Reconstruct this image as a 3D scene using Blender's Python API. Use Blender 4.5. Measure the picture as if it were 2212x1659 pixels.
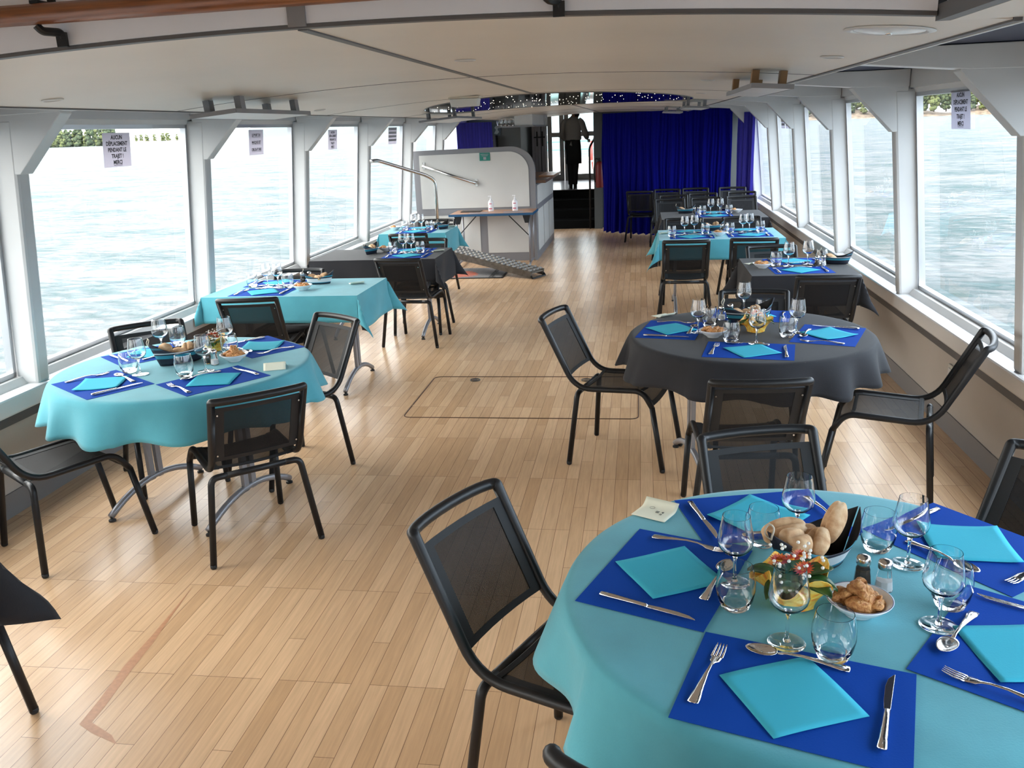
import bpy, bmesh, math, random
from math import sin, cos, pi, radians, hypot, atan2, sqrt
from mathutils import Vector, Matrix
random.seed(7)
SC = bpy.context.scene
COL = SC.collection
for o in list(bpy.data.objects): bpy.data.objects.remove(o)

# ------------------------------------------------------------------ camera
EYE = 1.82
cam_d = bpy.data.cameras.new('camera'); cam = bpy.data.objects.new('camera', cam_d); COL.objects.link(cam)
yaw, pitch, roll = 0.1533035, 0.2851830, 0.0419712
fw = Vector((-sin(yaw)*cos(pitch), cos(yaw)*cos(pitch), -sin(pitch)))
rt = Vector((cos(yaw), sin(yaw), 0)); dn = fw.cross(rt)
r2 = cos(roll)*rt + sin(roll)*dn; d2 = -sin(roll)*rt + cos(roll)*dn
M = Matrix((r2, -d2, -fw)).transposed().to_4x4(); M.translation = Vector((0, 0, EYE))
cam.matrix_world = M
cam_d.sensor_fit = 'HORIZONTAL'; cam_d.sensor_width = 36.0; cam_d.lens = 36.0*1876.0/2212.0
cam_d.clip_start = 0.02; cam_d.clip_end = 5000
SC.camera = cam
# ------------------------------------------------------------------ sky and exposure
SC.view_settings.view_transform = 'Standard'; SC.view_settings.look = 'None'
SC.view_settings.gamma = 1.0; SC.view_settings.use_curve_mapping = False
SC.view_settings.exposure = 1.05
W = bpy.data.worlds.new('sky'); SC.world = W; W.use_nodes = True
wn = W.node_tree; wn.nodes.clear()
def wnode(t, **k):
    n = wn.nodes.new(t)
    for a, b in k.items(): setattr(n, a, b)
    return n
tc = wnode('ShaderNodeTexCoord'); sp = wnode('ShaderNodeSeparateXYZ'); wn.links.new(tc.outputs['Generated'], sp.inputs[0])
rmp = wnode('ShaderNodeMapRange'); rmp.inputs[1].default_value = -1; rmp.inputs[2].default_value = 1
wn.links.new(sp.outputs[0], rmp.inputs[0])
cr = wnode('ShaderNodeValToRGB'); cr.color_ramp.elements[0].color = (1.05, 1.01, .96, 1); cr.color_ramp.elements[1].color = (0.70, 0.84, 1.0, 1)
wn.links.new(rmp.outputs[0], cr.inputs[0])
nz = wnode('ShaderNodeTexNoise'); nz.inputs['Scale'].default_value = 2.2; nz.inputs['Detail'].default_value = 4
wn.links.new(tc.outputs['Generated'], nz.inputs['Vector'])
cm = wnode('ShaderNodeMapRange'); cm.inputs[1].default_value = .3; cm.inputs[2].default_value = .7; cm.inputs[3].default_value = .8; cm.inputs[4].default_value = 1.2
wn.links.new(nz.outputs[0], cm.inputs[0])
mu = wnode('ShaderNodeMixRGB', blend_type='MULTIPLY'); mu.inputs[0].default_value = 1
wn.links.new(cr.outputs[0], mu.inputs[1]); wn.links.new(cm.outputs[0], mu.inputs[2])
el = wnode('ShaderNodeMapRange'); el.inputs[1].default_value = .0; el.inputs[2].default_value = .35; el.inputs[3].default_value = .55; el.inputs[4].default_value = 1.2
wn.links.new(sp.outputs[2], el.inputs[0]); mu2 = wnode('ShaderNodeMixRGB', blend_type='MULTIPLY'); mu2.inputs[0].default_value = 1
wn.links.new(mu.outputs[0], mu2.inputs[1]); wn.links.new(el.outputs[0], mu2.inputs[2])
bg = wnode('ShaderNodeBackground'); bg.inputs[1].default_value = 3.9
wn.links.new(mu2.outputs[0], bg.inputs[0])
wo = wnode('ShaderNodeOutputWorld'); wn.links.new(bg.outputs[0], wo.inputs[0])
# soft sun behind thin cloud, off the left side
sd = bpy.data.lights.new('sun', 'SUN'); sd.energy = .35; sd.angle = radians(24); sd.color = (1, .95, .86)
so = bpy.data.objects.new('sun', sd); COL.objects.link(so)
so.rotation_euler = Vector((0.80, -0.28, -0.62)).to_track_quat('-Z', 'Y').to_euler()

# ------------------------------------------------------------------ materials
MATS = {}
def mat(name, col=(.8, .8, .8), rough=.5, metal=0, spec=.5, bump=0, bscale=60, var=0, vscale=8, sheen=0, coat=0, emit=0):
    if name in MATS: return MATS[name]
    m = bpy.data.materials.new(name); m.use_nodes = True; nt = m.node_tree
    b = nt.nodes['Principled BSDF']; b.inputs['Base Color'].default_value = (*col, 1)
    b.inputs['Roughness'].default_value = rough; b.inputs['Metallic'].default_value = metal
    b.inputs['Specular IOR Level'].default_value = spec
    if sheen: b.inputs['Sheen Weight'].default_value = sheen
    if coat: b.inputs['Coat Weight'].default_value = coat; b.inputs['Coat Roughness'].default_value = .12
    if emit: b.inputs['Emission Color'].default_value = (*col, 1); b.inputs['Emission Strength'].default_value = emit
    t = nt.nodes.new('ShaderNodeTexCoord')
    if var:
        n = nt.nodes.new('ShaderNodeTexNoise'); n.inputs['Scale'].default_value = vscale; n.inputs['Detail'].default_value = 4
        nt.links.new(t.outputs['Object'], n.inputs['Vector'])
        r = nt.nodes.new('ShaderNodeValToRGB')
        r.color_ramp.elements[0].position = .3; r.color_ramp.elements[1].position = .7
        r.color_ramp.elements[0].color = (*[c*(1-var) for c in col], 1); r.color_ramp.elements[1].color = (*[min(1, c*(1+var)) for c in col], 1)
        nt.links.new(n.outputs[0], r.inputs[0]); nt.links.new(r.outputs[0], b.inputs['Base Color'])
    if bump:
        n2 = nt.nodes.new('ShaderNodeTexNoise'); n2.inputs['Scale'].default_value = bscale; n2.inputs['Detail'].default_value = 3
        nt.links.new(t.outputs['Object'], n2.inputs['Vector'])
        bp = nt.nodes.new('ShaderNodeBump'); bp.inputs['Strength'].default_value = bump; bp.inputs['Distance'].default_value = .01
        nt.links.new(n2.outputs[0], bp.inputs['Height']); nt.links.new(bp.outputs[0], b.inputs['Normal'])
    MATS[name] = m; return m
def glass(name, tint=(1, 1, 1), ior=1.45, boost=1.0, rough=0.0):
    m = bpy.data.materials.new(name); m.use_nodes = True; nt = m.node_tree; nt.nodes.clear()
    o = nt.nodes.new('ShaderNodeOutputMaterial'); mx = nt.nodes.new('ShaderNodeMixShader')
    tr = nt.nodes.new('ShaderNodeBsdfTransparent'); tr.inputs[0].default_value = (*tint, 1)
    g = nt.nodes.new('ShaderNodeBsdfGlossy'); g.inputs['Roughness'].default_value = rough
    f = nt.nodes.new('ShaderNodeFresnel')
    ge = nt.nodes.new('ShaderNodeNewGeometry'); mr = nt.nodes.new('ShaderNodeMapRange'); mr.inputs[3].default_value = ior; mr.inputs[4].default_value = 1/ior
    nt.links.new(ge.outputs['Backfacing'], mr.inputs[0]); nt.links.new(mr.outputs[0], f.inputs[0])
    ml = nt.nodes.new('ShaderNodeMath'); ml.operation = 'MULTIPLY'; ml.use_clamp = True; ml.inputs[1].default_value = boost
    nt.links.new(f.outputs[0], ml.inputs[0]); nt.links.new(ml.outputs[0], mx.inputs[0])
    nt.links.new(tr.outputs[0], mx.inputs[1]); nt.links.new(g.outputs[0], mx.inputs[2]); nt.links.new(mx.outputs[0], o.inputs[0])
    MATS[name] = m; return m
def solid_glass(name, col=(1, 1, 1), ior=1.48):
    m = bpy.data.materials.new(name); m.use_nodes = True; nt = m.node_tree; nt.nodes.clear()
    o = nt.nodes.new('ShaderNodeOutputMaterial'); g = nt.nodes.new('ShaderNodeBsdfGlass'); g.inputs['Color'].default_value = (*col, 1); g.inputs['IOR'].default_value = ior; g.inputs['Roughness'].default_value = 0
    nt.links.new(g.outputs[0], o.inputs[0]); return m
G_TABLE = solid_glass('clear drinking glass'); G_THICK = G_TABLE
G_PANE = glass('window pane glass', (.95, .975, .97), 1.45, 1.0)
WHITE = mat('white painted steel', (.55, .55, .545), .38, bump=.02, bscale=25, var=.05, vscale=3)
CEIL = mat('beige ceiling laminate', (.60, .545, .475), .42, var=.05, vscale=1.6)
FASC = mat('pale grey fascia laminate', (.66, .69, .76), .4, var=.04, vscale=2)
WALLP = mat('taupe wall panel', (.44, .40, .36), .5, var=.05, vscale=2)
TRIMG = mat('dark grey rubber trim', (.085, .082, .085), .5)
BASEB = mat('grey skirting', (.20, .19, .19), .45)
DARK = mat('dark void board', (.015, .015, .018), .7)
NAVY = mat('navy roof blind', (.018, .023, .055), .6)
SILL = mat('white lacquered sill', (.72, .72, .73), .22, coat=.3)
ALU = mat('satin aluminium', (.55, .56, .58), .32, metal=.9)
STEEL = mat('brushed stainless steel', (.62, .6, .57), .2, metal=1)
CHROME = mat('polished cutlery steel', (.72, .70, .68), .14, metal=1, bump=.05, bscale=90)
BLK = mat('black powder coated tube', (.010, .010, .011), .42, spec=.35)
HEM = mat('black woven hem', (.010, .010, .011), .75)
TEAL = mat('teal paper tablecloth', (.080, .33, .40), .85, spec=.2, bump=.08, bscale=220, var=.10, vscale=5, sheen=.2)
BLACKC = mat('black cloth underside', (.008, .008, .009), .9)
CHAR = mat('charcoal paper tablecloth', (.018, .018, .021), .8, spec=.2, bump=.08, bscale=220, var=.12, vscale=5, sheen=.08)
MATB = mat('royal blue paper placemat', (.001, .050, .33), .9, spec=.15, bump=.06, bscale=250)
NAPK = mat('turquoise paper napkin', (.045, .40, .54), .88, spec=.2, bump=.06, bscale=250)
CARD = mat('cream paper card', (.78, .80, .66), .8)
PORC = mat('white porcelain', (.78, .79, .8), .18, coat=.4)
GREYF = mat('grey lacquered panel frame', (.20, .20, .215), .42)
PANEL = mat('off white panel', (.55, .55, .53), .5, var=.04, vscale=2)
SHIRT = mat('white cotton shirt', (.27, .26, .24), .85, bump=.1, bscale=20)
TROU = mat('black trousers', (.012, .012, .013), .85)
SKIN = mat('skin', (.32, .17, .11), .55)
HAIR = mat('dark hair', (.012, .009, .008), .6)
LEGM = mat('grey steel table leg', (.27, .27, .29), .38, metal=.5)
RUB = mat('black rubber', (.012, .012, .012), .6)
PAPER = mat('white notice paper', (.60, .59, .63), .7)
_nt = PAPER.node_tree; _b = _nt.nodes['Principled BSDF']; _t = _nt.nodes.new('ShaderNodeBsdfTranslucent'); _t.inputs[0].default_value = (.62, .60, .66, 1)
_x = _nt.nodes.new('ShaderNodeMixShader'); _x.inputs[0].default_value = .6; _nt.links.new(_b.outputs[0], _x.inputs[1]); _nt.links.new(_t.outputs[0], _x.inputs[2]); _nt.links.new(_x.outputs[0], _nt.nodes['Material Output'].inputs[0])
INK = mat('black ink', (.01, .01, .012), .7)
RED = mat('red paint', (.55, .03, .02), .4)
DKWALL = mat('dark grey bulkhead', (.06, .068, .068), .6)

def sling():
    m = bpy.data.materials.new('black mesh sling fabric'); m.use_nodes = True; nt = m.node_tree
    b = nt.nodes['Principled BSDF']; b.inputs['Base Color'].default_value = (.010, .010, .011, 1); b.inputs['Roughness'].default_value = .7; b.inputs['Specular IOR Level'].default_value = .2
    t = nt.nodes.new('ShaderNodeTexCoord')
    c = nt.nodes.new('ShaderNodeTexChecker'); c.inputs['Scale'].default_value = 520
    c.inputs[1].default_value = (.84, .84, .84, 1); c.inputs[2].default_value = (.98, .98, .98, 1)
    nt.links.new(t.outputs['Object'], c.inputs['Vector'])
    tr = nt.nodes.new('ShaderNodeBsdfTransparent'); mx = nt.nodes.new('ShaderNodeMixShader')
    o = nt.nodes['Material Output']
    nt.links.new(c.outputs[0], mx.inputs[0]); nt.links.new(tr.outputs[0], mx.inputs[1]); nt.links.new(b.outputs[0], mx.inputs[2]); nt.links.new(mx.outputs[0], o.inputs[0])
    return m
SLING = sling()
def floor_mat():
    m = bpy.data.materials.new('maple strip floor'); m.use_nodes = True; nt = m.node_tree; L = nt.links.new
    b = nt.nodes['Principled BSDF']; t = nt.nodes.new('ShaderNodeTexCoord')
    mp = nt.nodes.new('ShaderNodeMapping'); mp.inputs['Rotation'].default_value = (0, 0, pi/2); L(t.outputs['Object'], mp.inputs[0])
    br = nt.nodes.new('ShaderNodeTexBrick'); br.offset = .41; br.offset_frequency = 5; br.squash = 1
    br.inputs['Scale'].default_value = 1; br.inputs['Brick Width'].default_value = .62; br.inputs['Row Height'].default_value = .066
    br.inputs['Mortar Size'].default_value = .0011; br.inputs['Mortar Smooth'].default_value = .3; br.inputs['Bias'].default_value = 0
    br.inputs['Color1'].default_value = (.745, .495, .295, 1); br.inputs['Color2'].default_value = (.60, .375, .205, 1); br.inputs['Mortar'].default_value = (.20, .11, .06, 1)
    L(mp.outputs[0], br.inputs['Vector'])
    g = nt.nodes.new('ShaderNodeMapping'); g.inputs['Scale'].default_value = (26, 1.4, 1); L(t.outputs['Object'], g.inputs[0])
    n = nt.nodes.new('ShaderNodeTexNoise'); n.inputs['Scale'].default_value = 3; n.inputs['Detail'].default_value = 6; n.inputs['Roughness'].default_value = .6; L(g.outputs[0], n.inputs['Vector'])
    r = nt.nodes.new('ShaderNodeMapRange'); r.inputs[1].default_value = .25; r.inputs[2].default_value = .75; r.inputs[3].default_value = .86; r.inputs[4].default_value = 1.12; L(n.outputs[0], r.inputs[0])
    n3 = nt.nodes.new('ShaderNodeTexNoise'); n3.inputs['Scale'].default_value = 1.0; n3.inputs['Detail'].default_value = 2; L(t.outputs['Object'], n3.inputs['Vector'])
    r3 = nt.nodes.new('ShaderNodeMapRange'); r3.inputs[1].default_value = .3; r3.inputs[2].default_value = .7; r3.inputs[3].default_value = .95; r3.inputs[4].default_value = 1.04; L(n3.outputs[0], r3.inputs[0])
    mm = nt.nodes.new('ShaderNodeMath'); mm.operation = 'MULTIPLY'; L(r.outputs[0], mm.inputs[0]); L(r3.outputs[0], mm.inputs[1])
    mx = nt.nodes.new('ShaderNodeMixRGB'); mx.blend_type = 'MULTIPLY'; mx.inputs[0].default_value = 1; L(br.outputs[0], mx.inputs[1]); L(mm.outputs[0], mx.inputs[2])
    L(mx.outputs[0], b.inputs['Base Color'])
    b.inputs['Roughness'].default_value = .27; b.inputs['Specular IOR Level'].default_value = .5
    bp = nt.nodes.new('ShaderNodeBump'); bp.inputs['Strength'].default_value = .25; bp.inputs['Distance'].default_value = .002
    inv = nt.nodes.new('ShaderNodeMath'); inv.operation = 'SUBTRACT'; inv.inputs[0].default_value = 1; L(br.outputs['Fac'], inv.inputs[1])
    L(inv.outputs[0], bp.inputs['Height']); L(bp.outputs[0], b.inputs['Normal'])
    return m
def stripes(nm='striped card', pts=None):
    m = bpy.data.materials.new(nm); m.use_nodes = True; nt = m.node_tree; L = nt.links.new
    b = nt.nodes['Principled BSDF']; b.inputs['Roughness'].default_value = .6
    t = nt.nodes.new('ShaderNodeTexCoord'); s = nt.nodes.new('ShaderNodeSeparateXYZ'); L(t.outputs['Object'], s.inputs[0])
    r = nt.nodes.new('ShaderNodeMapRange'); r.inputs[1].default_value = 0; r.inputs[2].default_value = .1; L(s.outputs[2], r.inputs[0])
    c = nt.nodes.new('ShaderNodeValToRGB'); c.color_ramp.interpolation = 'CONSTANT'
    pts = pts or [(0, (.012, .015, .03)), (.10, (.03, .22, .32)), (.17, (.66, .68, .70)), (.45, (.66, .68, .70)), (.5, (.012, .015, .03)), (.60, (.03, .22, .32)), (.7, (.012, .015, .03))]
    e = c.color_ramp.elements; e[0].position = 0; e[0].color = (*pts[0][1], 1); e[1].position = pts[1][0]; e[1].color = (*pts[1][1], 1)
    for p, col in pts[2:]:
        k = e.new(p); k.color = (*col, 1)
    L(r.outputs[0], c.inputs[0]); L(c.outputs[0], b.inputs['Base Color']); return m
STRIPE = stripes()
STRIPE2 = stripes('black card with pale and teal stripes', [(0, (.012, .015, .03)), (.2, (.012, .015, .03)), (.34, (.03, .24, .34)), (.5, (.012, .015, .03)), (.56, (.55, .58, .6)), (.61, (.012, .015, .03)), (.78, (.02, .12, .17)), (.86, (.012, .015, .03))])
def noise_ramp(name, cols, scale=6, rough=.6, stretch=(1, 1, 1), bump=0):
    m = bpy.data.materials.new(name); m.use_nodes = True; nt = m.node_tree; L = nt.links.new
    b = nt.nodes['Principled BSDF']; b.inputs['Roughness'].default_value = rough
    t = nt.nodes.new('ShaderNodeTexCoord'); mp = nt.nodes.new('ShaderNodeMapping'); mp.inputs['Scale'].default_value = stretch; L(t.outputs['Object'], mp.inputs[0])
    n = nt.nodes.new('ShaderNodeTexNoise'); n.inputs['Scale'].default_value = scale; n.inputs['Detail'].default_value = 6; L(mp.outputs[0], n.inputs['Vector'])
    c = nt.nodes.new('ShaderNodeValToRGB'); e = c.color_ramp.elements
    for i, (p, col) in enumerate(cols):
        k = e[i] if i < 2 else e.new(p)
        k.position = p; k.color = (*col, 1)
    L(n.outputs[0], c.inputs[0]); L(c.outputs[0], b.inputs['Base Color'])
    if bump:
        bp = nt.nodes.new('ShaderNodeBump'); bp.inputs['Strength'].default_value = bump; bp.inputs['Distance'].default_value = .02; L(n.outputs[0], bp.inputs['Height']); L(bp.outputs[0], b.inputs['Normal'])
    return m
WOODR = noise_ramp('varnished wood', [(.3, (.13, .042, .015)), (.7, (.27, .10, .035))], 5, .3, (2, 30, 30))
BREAD = noise_ramp('bread crust', [(.30, (.38, .20, .09)), (.55, (.60, .40, .23)), (.75, (.72, .56, .38))], 30, .85, bump=.25)
PASTRY = noise_ramp('golden pastry', [(.3, (.42, .13, .03)), (.65, (.78, .42, .16))], 95, .5, bump=.8)
WRAP = noise_ramp('orange and yellow wrapping paper', [(.35, (.75, .22, .03)), (.45, (.85, .45, .04)), (.6, (.85, .62, .15))], 45, .4, (1, 4, 1))
LEAF = noise_ramp('dark green leaf', [(.3, (.008, .03, .006)), (.7, (.03, .10, .02))], 60, .4)
PETAL = noise_ramp('red and yellow petals', [(.4, (.50, .03, .05)), (.6, (.80, .25, .04))], 40, .6)
MATG = noise_ramp('grey doormat pile', [(.3, (.17, .165, .17)), (.7, (.26, .25, .25))], 60, .95)
TREAD = noise_ramp('worn galvanised steel', [(.3, (.10, .09, .08)), (.7, (.28, .26, .23))], 30, .4, bump=.2)
ROCK = noise_ramp('shore rock', [(.35, (.08, .055, .035)), (.65, (.26, .19, .13))], .35, .9)
TREE = noise_ramp('hillside foliage', [(.3, (.010, .02, .008)), (.5, (.04, .06, .02)), (.7, (.14, .14, .05))], 2.2, .9, bump=.6)
TREE2 = noise_ramp('bright foliage', [(.3, (.02, .035, .012)), (.7, (.17, .18, .05))], 2.5, .9, bump=.6)
HILL = noise_ramp('distant hill', [(.3, (.10, .13, .13)), (.7, (.14, .17, .16))], .01, 1)
CURT = mat('royal blue curtain', (.001, .002, .17), .8, spec=.1)
CURTL = mat('violet blue curtain', (.02, .015, .33), .7, sheen=.1)
MIRR = mat('black mirror panel', (.16, .16, .175), .04, metal=1)
LED = mat('star led', (1, .92, .78), .3, emit=1.6)
SALT = mat('salt', (.85, .85, .85), .9); PEPPER = mat('ground pepper', (.08, .065, .05), .9)
BLUEL = mat('blue rim line', (.10, .12, .25), .3)
BLUET = mat('blue table edge', (.01, .07, .16), .4)
PEACH = mat('peach laminate', (.48, .25, .15), .35)
GREENS = mat('green safety sign', (.01, .19, .15), .5)
ORANGE = mat('orange print', (.75, .15, .06), .9)

# ------------------------------------------------------------------ geometry helpers
class MB:
    def __init__(s): s.v = []; s.f = []
    def add(s, vs, fs):
        b = len(s.v); s.v += [tuple(v) for v in vs]; s.f += [tuple(i+b for i in f) for f in fs]; return s
    def box(s, x0, x1, y0, y1, z0, z1):
        v = [(x, y, z) for z in (z0, z1) for y in (y0, y1) for x in (x0, x1)]
        return s.add(v, [(0, 2, 3, 1), (4, 5, 7, 6), (0, 1, 5, 4), (2, 6, 7, 3), (0, 4, 6, 2), (1, 3, 7, 5)])
    def prism(s, poly, h0, h1, axis='z'):
        n = len(poly)
        def P(a, b, h): return {'z': (a, b, h), 'y': (a, h, b), 'x': (h, a, b)}[axis]
        v = [P(a, b, h0) for a, b in poly] + [P(a, b, h1) for a, b in poly]
        f = [tuple(range(n-1, -1, -1)), tuple(range(n, 2*n))] + [(i, (i+1) % n, n+(i+1) % n, n+i) for i in range(n)]
        return s.add(v, f)
    def tube(s, pts, r, n=10, closed=False, flat=None):
        P = [Vector(p) for p in pts]; m = len(P); rs = r if isinstance(r, (list, tuple)) else [r]*m
        T = []
        for i in range(m):
            a = P[(i-1) % m] if (closed or i) else P[i]; b = P[(i+1) % m] if (closed or i < m-1) else P[i]
            T.append((b-a).normalized())
        up = Vector((0, 0, 1)) if abs(T[0].z) < .9 else Vector((1, 0, 0))
        N = (up - T[0]*up.dot(T[0])).normalized(); vs = []
        for i in range(m):
            if i:
                N = (N - T[i]*N.dot(T[i]))
                N = N.normalized() if N.length > 1e-6 else Vector((1, 0, 0))
            B = T[i].cross(N)
            for k in range(n):
                a = 2*pi*k/n; vs.append(P[i] + (N*cos(a)*(flat or 1) + B*sin(a))*rs[i])
        fs = [(i*n+k, i*n+(k+1) % n, (i+1)*n+(k+1) % n, (i+1)*n+k) for i in range(m-1) for k in range(n)]
        if closed: fs += [((m-1)*n+k, (m-1)*n+(k+1) % n, (k+1) % n, k) for k in range(n)]
        else: fs += [tuple(range(n-1, -1, -1)), tuple((m-1)*n+k for k in range(n))]
        return s.add(vs, fs)
    def lathe(s, prof, n=24, c=(0, 0, 0)):
        m = len(prof); vs = []
        for r, z in prof:
            for k in range(n):
                a = 2*pi*k/n; vs.append((c[0]+max(r, 1e-5)*cos(a), c[1]+max(r, 1e-5)*sin(a), c[2]+z))
        return s.add(vs, [(i*n+k, i*n+(k+1) % n, (i+1)*n+(k+1) % n, (i+1)*n+k) for i in range(m-1) for k in range(n)])
    def grid(s, fn, nu, nv, wrap=False):
        vs = [fn(i/nu, j/nv) for j in range(nv+1) for i in range(nu if wrap else nu+1)]
        w = nu if wrap else nu+1
        return s.add(vs, [(j*w+i, j*w+(i+1) % w, (j+1)*w+(i+1) % w, (j+1)*w+i) for j in range(nv) for i in range(nu)])
    def xf(s, M_):
        s.v = [tuple(M_ @ Vector(v)) for v in s.v]; return s
def obj(name, mb, m, parent=None, smooth=False, bevel=0, label=None, kind=None, solid=0, m2=None, sub=0):
    me = bpy.data.meshes.new(name); me.from_pydata(mb.v, [], mb.f)
    bm = bmesh.new(); bm.from_mesh(me); bmesh.ops.recalc_face_normals(bm, faces=bm.faces); bm.to_mesh(me); bm.free()
    me.materials.append(m)
    if m2: me.materials.append(m2)
    if smooth:
        for p in me.polygons: p.use_smooth = True
    o = bpy.data.objects.new(name, me); COL.objects.link(o)
    if parent: o.parent = parent
    if sub:
        k = o.modifiers.new('sub', 'SUBSURF'); k.levels = sub; k.render_levels = sub
    if solid:
        k = o.modifiers.new('solid', 'SOLIDIFY'); k.thickness = solid; k.offset = -1
        if m2: k.material_offset = 1; k.material_offset_rim = 0
    if bevel:
        k = o.modifiers.new('bev', 'BEVEL'); k.width = bevel; k.segments = 2; k.limit_method = 'ANGLE'; k.angle_limit = radians(40)
    if smooth == 2:
        me.set_sharp_from_angle(angle=radians(38))
    if label: o['label'] = label
    if kind: o['kind'] = kind
    return o
def thing(name, label, cat, loc=(0, 0, 0), rz=0, group=None):
    o = bpy.data.objects.new(name, None); COL.objects.link(o); o.location = loc; o.rotation_euler = (0, 0, rz)
    o.empty_display_size = .05; o['label'] = label; o['category'] = cat
    if group: o['group'] = group
    return o
def tag(o, label, cat, group=None, kind=None):
    o['label'] = label; o['category'] = cat
    if group: o['group'] = group
    if kind: o['kind'] = kind
    return o
def struct(name, mb, m, **k):
    return obj(name, mb, m, kind='structure', **k)
KIDS = {}
def kids(o): return [c for c in COL.objects if c.parent == o]
def dup(root, loc, rz, label, group=None, rot=None, scale=None):
    r = root.copy(); COL.objects.link(r); r.location = loc; r.rotation_euler = rot or (0, 0, rz); r['label'] = label
    if scale: r.scale = scale
    if group: r['group'] = group
    if root.name not in KIDS:
        KIDS[root.name] = [(c, kids(c)) for c in kids(root)]
    for ch, gs in KIDS[root.name]:
        c = ch.copy(); COL.objects.link(c); c.parent = r
        for g in gs:
            d = g.copy(); COL.objects.link(d); d.parent = c
    return r
class Maker:
    """first call uses the prototype itself, later calls copy it with its parts"""
    def __init__(s, build): s.build = build; s.proto = None
    def __call__(s, label, loc, rz=0, group=None, rot=None, scale=None):
        if s.proto is None:
            s.proto = s.build(); o = s.proto; KIDS[o.name] = [(c, kids(c)) for c in kids(o)]
            o.location = loc; o.rotation_euler = rot or (0, 0, rz); o['label'] = label
            if scale: o.scale = scale
            if group: o['group'] = group
            return o
        return dup(s.proto, loc, rz, label, group, rot, scale)
def fillet(pts, r, n=6):
    P = [Vector(p) for p in pts]; out = [P[0]]
    for i in range(1, len(P)-1):
        a, b, c = P[i-1], P[i], P[i+1]; u = (a-b).normalized(); v = (c-b).normalized()
        d = min(r, (a-b).length*.49, (c-b).length*.49); p0 = b+u*d; p1 = b+v*d
        for k in range(n+1):
            t = k/n; out.append(p0*(1-t)**2 + b*2*t*(1-t) + p1*t*t)
    out.append(P[-1]); return out
def text(body, size, m, parent, loc, rot, name='lettering', bold=.0, ext=.0006, align='CENTER', sx=1):
    c = bpy.data.curves.new(name, 'FONT'); c.body = body; c.size = size; c.align_x = align; c.align_y = 'CENTER'
    c.offset = bold; c.extrude = ext; c.space_line = 1.0; c.resolution_u = 2
    t = bpy.data.objects.new(name, c); COL.objects.link(t)
    dg = bpy.context.evaluated_depsgraph_get(); me = bpy.data.meshes.new_from_object(t.evaluated_get(dg)); bpy.data.objects.remove(t)
    me.materials.clear(); me.materials.append(m)
    o = bpy.data.objects.new(name, me); COL.objects.link(o); o.location = loc; o.rotation_euler = rot; o.scale = (sx, 1, 1)
    if parent: o.parent = parent
    return o

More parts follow.
